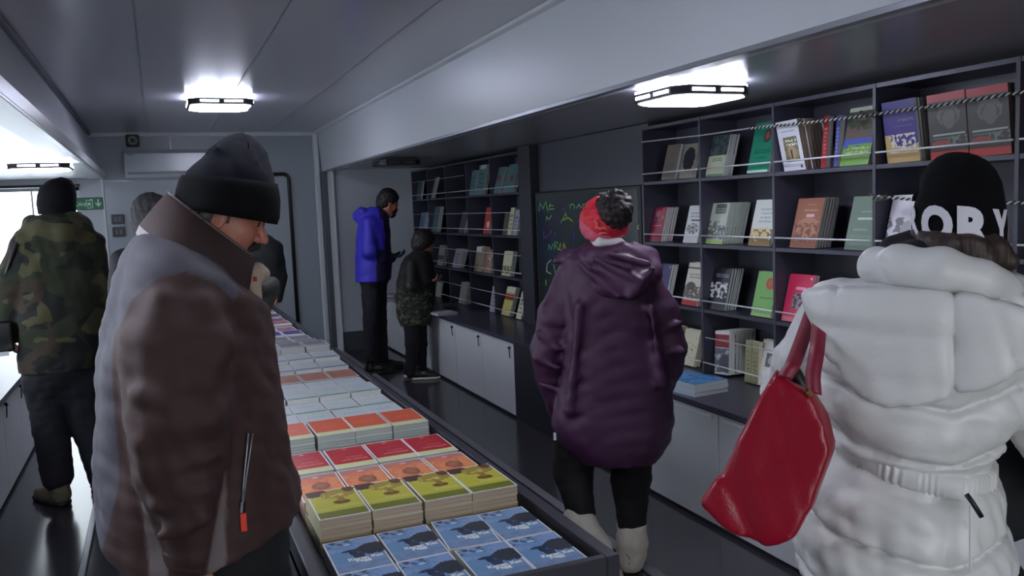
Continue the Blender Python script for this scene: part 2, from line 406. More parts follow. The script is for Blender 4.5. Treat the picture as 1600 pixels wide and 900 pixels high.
def hand_mesh(wrist, dirv, palm, scale=1.0, curl=.5, thumb=1, h=.004):
    """dirv: wrist->fingers, palm: direction the palm faces. thumb side +1/-1"""
    d = np.array(dirv, float); d /= np.linalg.norm(d); pl = np.array(palm, float); pl -= d * (pl @ d); pl /= np.linalg.norm(pl); sd = np.cross(d, pl)
    M = np.stack([sd, d, pl], 1); f = Field((-.085, -.05, -.04), (.085, .21, .11), h)
    f.cone((0, -.04, 0), (0, .01, 0), .024, .026, k=.01)
    for i, x in enumerate((-.030, -.010, .011, .031)): f.cone((x * .6, .01, 0), (x, .080, 0), .014, .0125, k=.012)
    for i, (x, L) in enumerate(((-.031, .070), (-.0105, .078), (.0115, .072), (.033, .057))):
        p = np.array([x, .083, 0]); a = .15
        for j, fr in enumerate((.46, .30, .24)):
            a += curl * (.55 if j else .35) + .03 * i; q = p + np.array([x * .05, math.cos(a), math.sin(a)]) * L * fr
            f.cone(p, q, .0092 - .0008 * j, .0085 - .0008 * j, k=.003); p = q
    t = -thumb; p = np.array([t * .022, .015, .004])
    for q, r in (((t * .048, .045, .016), .0125), ((t * .058, .075, .024), .0105), ((t * .058, .098, .034), .0088)):
        f.cone(p, q, r + .001, r, k=.006); p = np.array(q)
    V, Q = f.nets(1); return (V * scale) @ M.T + np.array(wrist), Q, 0
def bounds(pts, m): P = np.array(pts); return P.min(0) - m, P.max(0) + m
def shoe(pos, fwd, scale=1.0, h=.006, high=.0):
    """upper and sole fields; pos = heel ground point"""
    M = basis((fwd[0], fwd[1], 0)); f = Field((-.07, -.06, -.01), (.07, .30, .16 + high), h)
    f.cone((0, 0, .045), (0, .10, .05), .040, .042, k=.03).cone((0, .10, .045), (.002, .20, .032), .040, .036, k=.03).cone((0, 0, .07), (0, .01, .12 + high), .042, .046, k=.03)
    f.cut((0, 0, .022), (0, 0, -1)); V, Q = f.nets(1)
    g = Field((-.07, -.06, -.01), (.07, .30, .05), h); g.cone((0, 0, .02), (0, .10, .02), .044, .044, k=.02).cone((0, .10, .02), (.002, .205, .02), .044, .041, k=.02)
    g.cut((0, 0, .026), (0, 0, 1)).cut((0, 0, .002), (0, 0, -1)); V2, Q2 = g.nets(0)
    T = lambda v: (v * scale) @ M.T + np.array([pos[0], pos[1], pos[2] if len(pos) > 2 else 0])
    return (T(V), Q), (T(V2), Q2)
def body_field(j, s=1.0, h=.012):
    """j: dict of joints; whole body under the clothes, one surface"""
    f_pts = list(j.values()); lo, hi = bounds(f_pts, .16 * s); f = Field(lo, hi, h)
    C = j['chest']; P = j['pelvis']
    f.cone(C, P, .105 * s, .11 * s, k=.05)
    for q in 'lr':
        f.cone(j['sho' + q], C, .055 * s, .10 * s, k=.05); f.cone(j['hip' + q], P, .085 * s, .11 * s, k=.04)
        f.chain([j['sho' + q], j['elb' + q], j['wri' + q]], [.050 * s, .038 * s, .026 * s], k=.02)
        f.chain([j['hip' + q], j['kne' + q], j['ank' + q]], [.080 * s, .052 * s, .036 * s], k=.02)
        a = np.array(j['ank' + q]); a2 = a * (1, 1, 0) + (0, 0, .035); a2 = np.array(j['foot' + q]) if 'foot' + q in j else a2; f.cone(a, a2, .034 * s, .035, k=.02)
        f.cone(a2, a2 + np.array(j.get('fwd' + q, j.get('fwd', (0, 1, 0)))) * .14 * s, .032, .026, k=.02)
    f.cone(C, j['neck'], .09 * s, .055 * s, k=.04)
    return f.nets(1)

# ------------------------------------------------------------------ the room
ZC, ZB, ZL = 2.54, 2.08, 2.05           # centre ceiling, right and left soffits
XR, XL = 1.84, -0.47
YE = 10.0
M_wall = mat('wall_panel', (178, 184, 190), .35, noise=.03, nscale=2, bump=.05, bscale=6)
M_ceil = mat('ceiling_panel', (186, 184, 192), .22, noise=.04, nscale=1.5, bump=.06, bscale=3, stretch=(1, .12, 1))
M_soff = mat('soffit_panel', (158, 156, 164), .25, noise=.04, nscale=2)
M_beam = mat('beam_panel', (196, 198, 204), .35, noise=.02, nscale=1)
M_trim = mat('white_trim', (205, 208, 212), .3)
M_alu = mat('aluminium_trim', (150, 153, 160), .35, metal=.7)
M_dalu = mat('dark_aluminium', (78, 82, 90), .4, metal=.3)
M_lam = mat('graphite_laminate', (62, 61, 76), .38, noise=.06, nscale=6, bump=.05, bscale=150)
M_lamd = mat('dark_back_laminate', (40, 39, 50), .5, noise=.06, nscale=6)
M_ctr = mat('counter_laminate', (58, 58, 74), .3, noise=.10, nscale=90)
M_door = mat('white_laminate', (205, 207, 212), .3, noise=.015, nscale=2)
M_blk = mat('black_plastic', (14, 14, 17), .45)
M_gold = mat('brass', (190, 160, 90), .35, metal=1)
M_white = mat('white_plastic', (225, 227, 230), .3)
M_chr = mat('chrome', (200, 200, 205), .15, metal=1)
def floor_mat():
    m = mat('vinyl_floor', (54, 53, 60), .17, noise=.16, nscale=14, bump=.05, bscale=40); return m
M_floor = floor_mat()
M_led = mat('led_diffuser', (236, 240, 255), .4, emit=16)
M_ledtop = mat('led_side_glow', (226, 232, 255), .4, emit=14)

def sbox(name, a, b, m, bev=0, parent=None):
    o = MB().box(a, b, bev=bev).obj(name, m, parent)
    return struct(o) if parent is None else o
sbox('floor', (-1.95, -1.6, -.1), (3.2, 10.2, 0), M_floor)
sbox('ceiling', (-.62, -1.6, ZC), (1.86, 10.1, ZC + .08), M_ceil)
for x in (-.02, .62, 1.26): sbox('trim_1', (x - .004, -1.5, ZC - .0025), (x + .004, YE, ZC + .001), mat('joint_strip', (128, 128, 136), .4))
sbox('ceiling_right', (XR, -1.6, ZB), (3.2, 9.75, ZB + .06), M_soff)
sbox('ceiling_left', (-1.95, -1.6, ZL), (-.45, 9.78, ZL + .06), M_trim)
# beams: right one upright, left one leaning
struct(MB().prism([(1.79, ZC), (1.90, ZC), (1.90, ZB - .01), (XR - .012, ZB - .01)], -1.6, YE, axis=1).obj('beam_right', M_beam))
struct(MB().prism([(-.60, ZC), (-.70, ZC), (-.60, ZL - .01), (XL, ZL - .01)], -1.6, YE, axis=1).obj('beam_left', M_beam))
sbox('trim_2', (XR - .022, -1.5, ZB - .014), (XR + .012, YE - .08, ZB + .006), M_alu, .002)
sbox('trim_3', (XL - .012, -1.5, ZL - .014), (XL + .018, 9.7, ZL + .006), M_alu, .002)
sbox('trim_4', (1.745, -1.5, ZC - .022), (1.80, YE, ZC), M_trim, .004)
sbox('trim_5', (-.615, -1.5, ZC - .03), (-.565, YE, ZC), M_dalu, .004)
# end wall and what is set in it
sbox('wall_end', (-.75, YE, 0), (1.95, YE + .1, 2.7), mat('end_wall_panel', (150, 158, 166), .32, noise=.02, nscale=2))
sbox('trim_6', (1.735, YE - .05, 0), (1.80, YE, ZC), M_trim, .012)
sbox('trim_7', (-.6, YE - .012, ZC - .045), (1.78, YE, ZC), M_trim, .003)
sbox('trim_8', (.205, YE - .004, 2.345), (.213, YE, ZC - .04), M_alu)
sbox('trim_9', (-.47, YE - .006, 2.02), (-.2, YE, 2.035), M_alu)
dr = struct(link('door_1', None)); dr.location = (.62, YE, 0)
MB().box((0, -.02, .03), (.81, 0, 2.06), bev=.004).obj('door_leaf', mat('door_panel', (158, 166, 173), .3), dr)
g = [(-.01, -.03, .05), (-.01, -.03, 2.0)] + [(-.01 + .06 * (1 - math.cos(t)), -.03, 2.0 + .06 * math.sin(t)) for t in np.linspace(0, PI / 2, 6)] + \
    [(.76 + .06 * math.sin(t), -.03, 2.0 + .06 * math.cos(t)) for t in np.linspace(0, PI / 2, 6)] + [(.82, -.03, .05)]
MB().tube(g, .021, 8).obj('door_seal', M_blk, dr, smooth=True)
# opening frame and wall of the right bay
sbox('trim_10', (1.80, 9.86, 0), (1.90, YE, ZB), M_dalu, .004)
sbox('trim_11', (1.862, 9.60, 0), (1.885, 9.87, ZB), M_trim, .003)
sbox('wall_bay_end', (1.88, 9.66, 0), (3.15, 9.76, ZB), mat('bay_wall_panel', (186, 190, 198), .4, noise=.02, nscale=2))
sbox('baseboard_bay', (1.885, 9.63, 0), (2.4, 9.66, .22), M_dalu, .004)
sbox('wall_right', (3.07, -1.6, 0), (3.15, 9.76, ZB + .05), M_lamd)
sbox('wall_rear_right', (1.5, -1.6, 0), (3.2, -1.5, 2.6), M_wall)
sbox('wall_rear_left', (-1.95, -1.6, 0), (.1, -1.5, 2.6), M_wall)
sbox('wall_rear_top', (.1, -1.6, 2.1), (1.5, -1.5, 2.6), M_wall)
sbox('floor_outside', (-6, -9, -.6), (8, -1.65, -.55), mat('paving', (120, 120, 118), .9, noise=.2, nscale=5))
sbox('floor_outside_left', (-14, -9, -.5), (-1.95, 22, -.45), mat('bounce_ground', (225, 228, 232), .9, noise=.05, nscale=2))  # whitened ground added to reflect daylight up onto the ceiling
sbox('floor_outside_back', (-1.94, 10.25, -.5), (6, 22, -.45), mat('bounce_ground', (225, 228, 232), .9, noise=.05, nscale=2))  # same added light-bouncing ground, continued beyond the end wall
# floor joint strips where the bays slide out
sbox('trim_12', (1.832, -1.5, 0), (1.885, 9.9, .012), mat('joint_profile', (128, 126, 134), .4), .003)
sbox('trim_13', (-.445, -1.5, 0), (-.415, 9.7, .016), M_alu, .003)
# left bay: end wall with glazed door, side wall with windows
M_lw = mat('left_bay_wall', (190, 194, 200), .4)
sbox('wall_left_end', (-.70, 9.7, 0), (XL, 9.8, ZL), M_lw)
sbox('trim_14', (XL - .03, 9.685, 0), (XL, 9.70, ZL), M_trim, .003)
sbox('wall_left_end_top', (-1.75, 9.7, 1.99), (-.70, 9.8, ZL), M_lw)
sbox('wall_left', (-1.80, -1.6, 0), (-1.70, 9.8, .95), M_lw)
sbox('wall_left_near', (-1.80, -1.5, .95), (-1.70, 2.0, 1.88), M_lw)
sbox('wall_left_far', (-1.80, 7.8, .95), (-1.70, 9.4, 1.88), M_lw)
sbox('wall_left_top', (-1.80, -1.6, 1.88), (-1.70, 9.8, ZL + .05), M_lw)
for y in (-1.6, .0, 1.9, 3.8, 5.7, 7.6, 9.35): sbox('wall_left_pier', (-1.80, y, .95), (-1.70, y + .22 + (.23 if y > 9 else 0), 1.88), M_lw)
sbox('trim_15', (-1.70, 9.672, 1.965), (-.69, 9.70, 1.992), M_blk, .002)
gm = bpy.data.materials.new('clear_glass'); gm.use_nodes = True; nt = gm.node_tree; nt.nodes.clear()
o_ = nt.nodes.new('ShaderNodeOutputMaterial'); tr = nt.nodes.new('ShaderNodeBsdfTransparent'); gl = nt.nodes.new('ShaderNodeBsdfGlossy'); mx = nt.nodes.new('ShaderNodeMixShader')
gl.inputs['Roughness'].default_value = .02; mx.inputs[0].default_value = .07; tr.inputs[0].default_value = (.95, .98, 1, 1)
nt.links.new(tr.outputs[0], mx.inputs[1]); nt.links.new(gl.outputs[0], mx.inputs[2]); nt.links.new(mx.outputs[0], o_.inputs[0])
d2 = struct(link('door_2', None)); d2.location = (-1.70, 9.72, 0)
MB().box((0, 0, 0), (.035, .05, 1.965)).box((.965, 0, 0), (1.0, .05, 1.965)).box((0, 0, 1.93), (1.0, .05, 1.965)).box((0, 0, 0), (1.0, .05, .05)).box((.56, .01, .05), (.575, .04, 1.93)).obj('door_frame', M_trim, d2)
MB().box((.035, .02, .05), (.965, .03, 1.93)).obj('glass_pane', gm, d2)

WG = 0
for y in (2.12, 4.02, 5.92):
    WG += 1; y1 = y + (1.68 if y > -1 else 1.38) if y < 7.8 else 9.35
    wn = struct(link('window_%d' % WG, None)); wn.location = (-1.75, y, .95)
    MB().box((-.02, 0, 0), (.02, .04, .93)).box((-.02, y1 - y - .04, 0), (.02, y1 - y, .93)).box((-.02, 0, 0), (.02, y1 - y, .04)).box((-.02, 0, .89), (.02, y1 - y, .93)).obj('window_frame', M_trim, wn)
    MB().box((-.004, .04, .04), (.004, y1 - y - .04, .89)).obj('glass_pane', gm, wn)
# exit sign
es = empty('exit_sign', 'green emergency exit sign with running man and down arrow on bay end wall', 'sign', (-.62, 9.70, 1.79))
MG = mat('sign_green', (20, 120, 70), .4); MWs = mat('sign_white', (205, 235, 215), .4)
MB().box((-.25, -.018, -.062), (.135, 0, .062), bev=.004).obj('backplate', mat('sign_edge', (20, 50, 40), .4), es)
MB().box((-.245, -.021, -.056), (.13, -.017, .056)).obj('sign_face', MG, es)
tm = text_mesh('Acil Çıkış', .052, MWs, .0008, .0006); t_ = link('lettering', tm, es, (-.125, -.0225, -.018)); t_.rotation_euler = (PI / 2, 0, 0)
pm = MB(); y0, y1 = -.0235, -.021
pm.prism([(.035, .045), (.010, .045), (.010, .035), (-.02, .035), (-.02, .045), (-.024, .045), (-.024, -.012), (-.018, -.012), (-.018, .03), (.032, .03), (.032, -.045), (.038, -.045), (.038, .045)], y0, y1, 1)
pm.tube([(.004, -.0225, .018), (.0041, -.0225, .0185)], .006, 8)
pm.prism([(-.004, .010), (.010, .012), (.014, -.004), (.024, -.03), (.017, -.033), (.006, -.010), (-.002, -.016), (-.012, -.034), (-.018, -.030), (-.009, -.008)], y0, y1, 1)
pm.prism([(-.004, .010), (-.014, .0), (-.010, -.004), (.0, .004)], y0, y1, 1).prism([(.010, .012), (.022, .002), (.019, -.002), (.008, .006)], y0, y1, 1)
pm.prism([(-.02, -.042), (.028, -.042), (.028, -.048), (-.02, -.048)], y0, y1, 1).obj('running_man', MWs, es)
MB().prism([(.082, .042), (.094, .042), (.094, -.008), (.112, .010), (.118, .000), (.088, -.034), (.058, .000), (.064, .010), (.082, -.008)], y0, y1, 1).obj('arrow', MWs, es)
for x in (-.036, .046): MB().box((x - .001, -.0225, -.05), (x + .001, -.0205, .05)).obj('divider', mat('sign_edge', (20, 50, 40)), es)

# air conditioner, camera, switches on the end wall
ac = empty('air_conditioner', 'white wall-mounted air conditioner unit on the end wall', 'air conditioner', (-.26, YE, 2.05))
MB().prism([(0, 0), (0, .29), (-.17, .29), (-.215, .25), (-.22, .06), (-.16, 0)], 0, 1.0, axis=0).obj('body', mat('ac_white', (188, 195, 202), .18), ac)
MB().box((.02, -.218, .035), (.98, -.205, .05)).obj('vent_flap', mat('ac_grey', (120, 126, 134), .3), ac)
MB().box((.03, -.2235, .235), (.09, -.215, .241)).obj('badge', M_dalu, ac)
cm = empty('security_camera', 'small dark square camera with round lens at top of end wall', 'camera', (-.165, YE, 2.45))
MB().box((-.065, -.05, -.065), (.065, 0, .065), bev=.012).obj('housing', mat('camera_grey', (70, 68, 72), .5), cm)
MB().loops([[(r * math.cos(t), y, r * math.sin(t)) for t in np.linspace(0, 2 * PI, 17)[:-1]] for r, y in ((.045, -.05), (.042, -.062), (.03, -.062), (.026, -.05))], mi=0).obj('lens_ring', mat('camera_ring', (150, 150, 150), .3), cm, smooth=False)
MB().tube([(0, -.05, 0), (0, -.058, 0)], .026, 14).obj('lens', M_blk, cm)
for (z, nm, lb) in ((1.62, 'switch_panel', 'dark control panel on end wall, upper of two beside the bay edge'), (1.485, 'switch_panel', 'dark control panel on end wall, lower of two beside the bay edge')):
    s_ = empty(nm, lb, 'switch', (-.375, YE, z), group=None)
    MB().box((-.065, -.025, -.052), (.065, 0, .052), bev=.006).obj('casing', mat('panel_dark', (52, 50, 58), .4), s_)
    for x in (-.03, .01): MB().box((x, -.03, -.03), (x + .028, -.025, .028), bev=.003).obj('button', mat('panel_button', (92, 92, 100), .4), s_)

# ------------------------------------------------------------------ lights
def fixture(loc, label, lit=True, rz=0, e=1, sc=1):
    t = empty('ceiling_light', label, 'lamp', loc, rz, 'LED ceiling lights'); t.scale = (sc, sc, sc)
    off = mat('led_off', (70, 70, 78), .4); on = mat('led_diffuser_%g' % e, (236, 240, 255), .4, emit=16 * e) if lit else off; on2 = mat('led_side_glow_%g' % e, (226, 232, 255), .4, emit=14 * e) if lit else off
    def oc(h, c, z): return [(h, h - c, z), (h - c, h, z), (-h + c, h, z), (-h, h - c, z), (-h, -h + c, z), (-h + c, -h, z), (h - c, -h, z), (h, -h + c, z)]
    MB().loops([oc(.15, .03, 0), oc(.15, .03, -.02)]).obj('mounting_base', on2, t)
    MB().loops([oc(.21, .05, -.016), oc(.235, .06, -.022), oc(.235, .06, -.034)]).obj('upper_diffuser', on2, t)
    fr = MB().loops([oc(.225, .06, -.034), oc(.24, .065, -.036), oc(.24, .065, -.078), oc(.225, .06, -.082)], capa=True, capb=False).obj('frame', M_blk, t)
    sl = None
    for s in (-1, 1):
        for (a, b) in ((-.155, -.02), (.02, .155)):
            MB().box((s * .2415 - .002, a, -.066), (s * .2415 + .002, b, -.050)).obj('light_slot', on2, t); MB().box((a, s * .2415 - .002, -.066), (b, s * .2415 + .002, -.050)).obj('light_slot', on2, t)
    MB().loops([oc(.222, .058, -.076), oc(.222, .058, -.086), oc(.19, .05, -.094)]).obj('diffuser', on, t)
    return t
fixture((.53, 7.1, ZC), 'lit square ceiling light over the far end of the aisle, alone on the high ceiling')
fixture((.53, 2.2, ZC), 'lit square ceiling light above the near book table', e=.6)
fixture((.53, -.7, ZC), 'lit square ceiling light nearest the rear entrance', e=.5)
fixture((2.13, 3.05, ZB), 'large bright black-framed light under right soffit above the white doors', e=.8, sc=.8)
fixture((2.11, 7.75, ZB), 'unlit dark ceiling light under right soffit near the blue jacket person', False, sc=.8)
fixture((-.72, 6.85, ZL), 'lit black-framed light under the left bay ceiling above camouflage jacket person', sc=.8)
fixture((-.75, 2.0, ZL), 'lit light under the left bay ceiling nearest the entrance')

# ------------------------------------------------------------------ table with tray
T = empty('book_table', 'long dark grey tray table full of book stacks down the middle', 'table', (.615, 1.70, 0))
TX0, TX1, TY0, TY1, TZ = .268, .962, 1.70, 8.20, .70
L_ = lambda x, y, z: (x - .615, y - 1.70, z)
MT = mat('tray_laminate', (54, 53, 62), .42, noise=.05, nscale=8, bump=.05, bscale=120)
MB().box(L_(TX0, TY0, TZ - .02), L_(TX1, TY1, TZ)).obj('tray_floor', MT, T)
MB().box(L_(TX0, TY0, TZ - .06), L_(TX0 + .03, TY1, .76), bev=.003).obj('side_board', MT, T)
MB().box(L_(TX1 - .035, TY0, TZ - .06), L_(TX1, TY1, .76), bev=.003).obj('side_board', MT, T)
MB().box(L_(TX0 + .03, TY0, TZ - .06), L_(TX1 - .035, TY0 + .025, .76), bev=.003).obj('end_board', MT, T)
MB().box(L_(TX0 + .03, TY1 - .025, TZ - .06), L_(TX1 - .035, TY1, .76), bev=.003).obj('end_board', MT, T)
MB().box(L_(TX0 + .05, TY0 + .05, 0), L_(TX1 - .05, TY1 - .05, TZ - .02)).obj('base', mat('table_base', (40, 40, 46), .5), T)

# ------------------------------------------------------------------ cabinets
ORD = ['first', 'second', 'third', 'fourth', 'fifth', 'sixth', 'seventh', 'eighth', 'ninth']
def cabinet(y0, y1, nd, label, xf, xb, sgn=1, handles=True, keys=(), grp=None):
    """door face at xf, body back to xb; sgn=1 opens towards -X"""
    t = empty('base_cabinet', label, 'cabinet', ((xf + xb) / 2, (y0 + y1) / 2, 0), 0, grp); cx, cyy = (xf + xb) / 2, (y0 + y1) / 2
    Q = lambda x, y, z: (x - cx, y - cyy, z)
    a, b = sorted((xf + .02 * sgn, xb)); MB().box(Q(a, y0 + .001, .0), Q(b, y1 - .001, .578)).obj('body', mat('cabinet_body', (36, 36, 44), .5), t)
    w = (y1 - y0) / nd
    for i in range(nd):
        d0, d1 = y0 + i * w + .003, y0 + (i + 1) * w - .003; a, b = sorted((xf, xf + .018 * sgn))
        d = MB().box(Q(a, d0, .022), Q(b, d1, .572), bev=.0015).obj('door', M_door, t)
        if handles:
            a, b = sorted((xf - .012 * sgn, xf)); MB().box(Q(a, d0 + .04, .545), Q(b, d1 - .04, .566), bev=.003).obj('handle', M_trim, d)
        if i in keys:
            yk = d0 + .05; a, b = xf - .006 * sgn, xf
            MB().tube([Q(a, yk, .535), Q(b, yk, .535)], .011, 10).obj('lock', M_chr, d)
            MB().tube([Q(xf - .02 * sgn, yk, .538), Q(xf - .008 * sgn, yk, .532)], .012, 6).tube([Q(xf - .014 * sgn, yk, .525), Q(xf - .010 * sgn, yk + .008, .475), Q(xf - .010 * sgn, yk - .005, .455)], .004, 5).obj('key', M_blk, d)
    return t
XF = 2.39
near = [5.06, 3.865, 2.62, 1.375, .13]
for i in range(4):
    cabinet(near[i + 1] + (.008 if i else .008), near[i], 2, ['white two-door base cabinet beyond the purple coat person', 'white two-door base cabinet under the blue book stack', 'white two-door base cabinet behind the red tote bag', 'white two-door base cabinet nearest the entrance on the right'][i], XF, 3.06, 1, True, (), 'white base cabinets on the right')
far = [5.74, 7.08, 8.42, 9.60]
for i in range(3):
    cabinet(far[i], far[i + 1] - .004, 2, ['white base cabinet with hanging keys left of the display panel', 'white base cabinet behind the child in black coat', 'white base cabinet in the corner behind the blue jacket person'][i], XF, 3.06, 1, False, (0, 1) if i < 2 else (0,), 'white base cabinets on the right')
MB().box((XF, 5.064, 0), (3.06, 5.736, .578)).obj('infill_panel', M_lamd)
tag(bpy.data.objects['infill_panel'], 'dark panel closing the gap between near and far white base cabinets', 'panel')
tag(MB().box((XF - .025, .1, .58), (3.068, 9.64, .612), bev=.002).obj('countertop', M_ctr), 'dark slate countertop running along the whole right bay', 'countertop')
lft = [8.1, 6.9, 5.7, 4.5, 3.3, 2.1, .9]
for i in range(6):
    cabinet(lft[i + 1] + .003, lft[i], 2, f'pale base cabinet in the left bay, {ORD[i]} counted from the far end', -.92, -1.69, -1, False, (0, 1), 'base cabinets in the left bay')
tag(MB().box((-1.695, .9, .58), (-.90, 8.12, .606), bev=.002).box((-.902, .9, .575), (-.893, 8.12, .609)).obj('countertop', M_ctr), 'dark glossy countertop over the left bay cabinets', 'countertop')

# ------------------------------------------------------------------ bookshelves
SX0, SX1 = 2.80, 3.062
SZ = [.614, .975, 1.34, 1.71]; STOP = 2.045
M_rod = mat('white_rod', (215, 215, 222), .3); M_cord = mat('white_cord', (190, 190, 196), .6)
def bookcase(ys, label, top=STOP):
    ys = sorted(ys); y0, y1 = ys[0], ys[-1]
    t = empty('bookcase', label, 'bookcase', (2.93, (y0 + y1) / 2, .612)); c = (2.93, (y0 + y1) / 2, .612)
    Q = lambda x, y, z: (x - c[0], y - c[1], z - c[2])
    MB().box(Q(SX1 - .012, y0, .613), Q(SX1, y1, top)).obj('back_panel', mat('shelf_back', (74, 73, 86), .45, noise=.1, nscale=1.2), t)
    for i, y in enumerate(ys):
        th = .016 if 0 < i < len(ys) - 1 else .02
        MB().box(Q(SX0, y - th / 2, .613), Q(SX1 - .012, y + th / 2, top)).obj('upright', M_lam, t)
    for z in SZ[1:] + [top]:
        for a, b in zip(ys[:-1], ys[1:]): MB().box(Q(SX0 + .002, a + .009, z - .018), Q(SX1 - .012, b - .009, z)).obj('shelf', M_lam, t)
    for z in SZ:
        for a, b in zip(ys[:-1], ys[1:]):
            MB().tube([Q(SX0 - .004, a + .012, z + (.05 if z > .7 else .06)), Q(SX0 - .004, b - .012, z + (.05 if z > .7 else .06))], .0042, 8).obj('retaining_rod', M_rod, t, smooth=True)
    return t, Q
nearY = [.83, 1.45, 2.06, 2.70, 3.33, 3.935, 4.535]
BC, QN = bookcase(nearY, 'grey open bookcase with face-out books on the right near side')
farY = [6.46, 7.12, 7.76, 8.40, 9.02, 9.63]
BF, QF = bookcase(farY, 'dark open bookcase in the far corner behind the child')
for z in (.614, .975, 1.34): MB().tube([QF(SX0 - .006, 6.47, z + .20), QF(SX0 - .006, 9.6, z + .20)], .003, 6).obj('cord', M_cord, BF, smooth=True)
MB().tube([QF(SX0 - .006, 7.8, 1.71 + .20), QF(SX0 - .006, 9.6, 1.71 + .20)], .0025, 6).obj('cord', M_cord, BF, smooth=True)
MB().tube([QN(SX0 - .006, 2.72, .614 + .215), QN(SX0 - .006, 3.9, .614 + .205)], .003, 6).obj('cord', M_cord, BC, smooth=True)
def rope(pa, pb, r=.0042, pitch=.028, label='', knots=()):
    pa, pb = np.array(pa), np.array(pb); L = np.linalg.norm(pb - pa); d = (pb - pa) / L
    a = np.cross(d, (0, 0, 1)); a /= np.linalg.norm(a); b = np.cross(a, d); n = int(L / pitch * 8)
    t = empty('rope', label, 'rope', pa); ms = [mat('rope_white', (205, 205, 200), .8), mat('rope_dark', (40, 42, 46), .8)]
    for k in range(2):
        m = MB(); pts = []
        for i in range(n + 1):
            s = i / n; q = 2 * PI * s * L / pitch + k * PI; sag = -.012 * math.sin(PI * s)
            pts.append(d * s * L + (0, 0, sag) + r * .8 * (math.cos(q) * a + math.sin(q) * b))
        m.tube(pts, r * .85, 5).obj('strand', ms[k], t, smooth=True)
    for s in knots:
        m = MB(); c = d * s * L; pts = []
        for i in range(120):
            q = i / 119; ang = q * 5 * 2 * PI
            pts.append(c + d * (q - .5) * .09 + (.008 + .002 * math.sin(q * 40)) * (math.cos(ang) * a + math.sin(ang) * b) + (0, 0, -.01 * math.sin(PI * q)))
        m.tube(pts, .0036, 5).obj('knot', mat('knot_grey', (96, 104, 92), .7, noise=.7, nscale=120), t, smooth=True)
    return t
rope(at(1170, 201, 0, 2.775), at(1640, 137, 0, 2.775), label='twisted black and white rope strung across the top shelf with a knot', knots=(.50,))
rope(at(1372, 307, 0, 2.775), at(1640, 316, 0, 2.775), label='twisted rope across the second shelf beside the black beanie', knots=(.01,))
tag(MB().tube([at(1003, 222, 0, 2.785), at(1100, 211, 0, 2.785), at(1208, 195, 0, 2.785)], .0038, 6).obj('cord', M_cord), 'plain white cord strung across the left end of the top shelf', 'cord')

# ------------------------------------------------------------------ display panel between the bookcases
tag(MB().box((2.86, 4.55, .613), (3.066, 6.20, STOP + .03)).obj('back_board', mat('board_dark', (66, 64, 76), .4)), 'dark wall board behind the electronic writing display', 'board')
tag(MB().box((2.79, 6.21, .613), (3.062, 6.448, STOP + .03)).obj('column', M_lamd), 'dark narrow column between the display and the far bookcase', 'column')
DP = empty('display', 'large black electronic blackboard with neon handwriting behind the purple coat person', 'display', (2.85, 5.365, .72))
MB().box((-.05, -.80, 0), (0.0, .79, .975), bev=.006).obj('frame', M_blk, DP)
MB().box((-.052, -.77, .03), (-.049, .76, .955)).obj('screen', mat('screen_glass', (34, 44, 44), .16, spec=.8), DP)
neon = dict(g=(110, 170, 100), y=(180, 190, 60), p=(110, 50, 125), b=(64, 68, 160), c=(56, 170, 160), w=(160, 170, 160))
def stroke(col, pxs, r=.004):
    P = [at(x, y, 0, 2.797) - np.array((2.85, 5.365, .72)) for x, y in pxs]
    MB().tube(P, r, 5).obj('handwriting', mat('ink_' + col, neon[col], .5, emit=.05), DP, smooth=True)
stroke('g', [(842, 330), (844, 317), (849, 326), (853, 315), (856, 330)]); stroke('g', [(860, 318), (858, 327), (866, 326)]); stroke('g', [(858, 322), (865, 321)])
stroke('p', [(882, 311), (876, 318), (877, 326), (884, 327)]); stroke('b', [(888, 318), (888, 326)]); stroke('g', [(891, 326), (892, 319), (897, 320), (898, 326)])
stroke('w', [(901, 325), (905, 319), (908, 325)]); stroke('g', [(911, 326), (911, 319), (915, 319), (917, 326)]); stroke('w', [(920, 315), (926, 313)])
stroke('g', [(854, 345), (854, 338), (858, 343), (862, 336)]); stroke('p', [(866, 350), (868, 335), (872, 345)]); stroke('g', [(876, 348), (881, 340), (884, 333), (886, 342)]); stroke('y', [(880, 344), (888, 340), (895, 346)])
stroke('p', [(850, 360), (850, 372), (858, 368), (862, 360), (862, 370)]); stroke('b', [(867, 362), (867, 372)])
stroke('c', [(857, 391), (858, 382), (861, 390), (864, 381)]); stroke('g', [(866, 390), (867, 378), (872, 379), (868, 384), (873, 391)]); stroke('y', [(876, 380), (874, 390), (880, 391), (881, 380), (885, 391)])
stroke('b', [(897, 362), (897, 380)]); stroke('w', [(861, 406), (855, 412), (854, 424), (861, 428)]); stroke('g', [(865, 413), (868, 427)]); stroke('g', [(853, 437), (853, 446)]); stroke('w', [(998, 352), (996, 356), (998, 358)])
stroke('w', [(937, 302), (948, 301)], .006); stroke('w', [(951, 304), (951, 297)], .004)

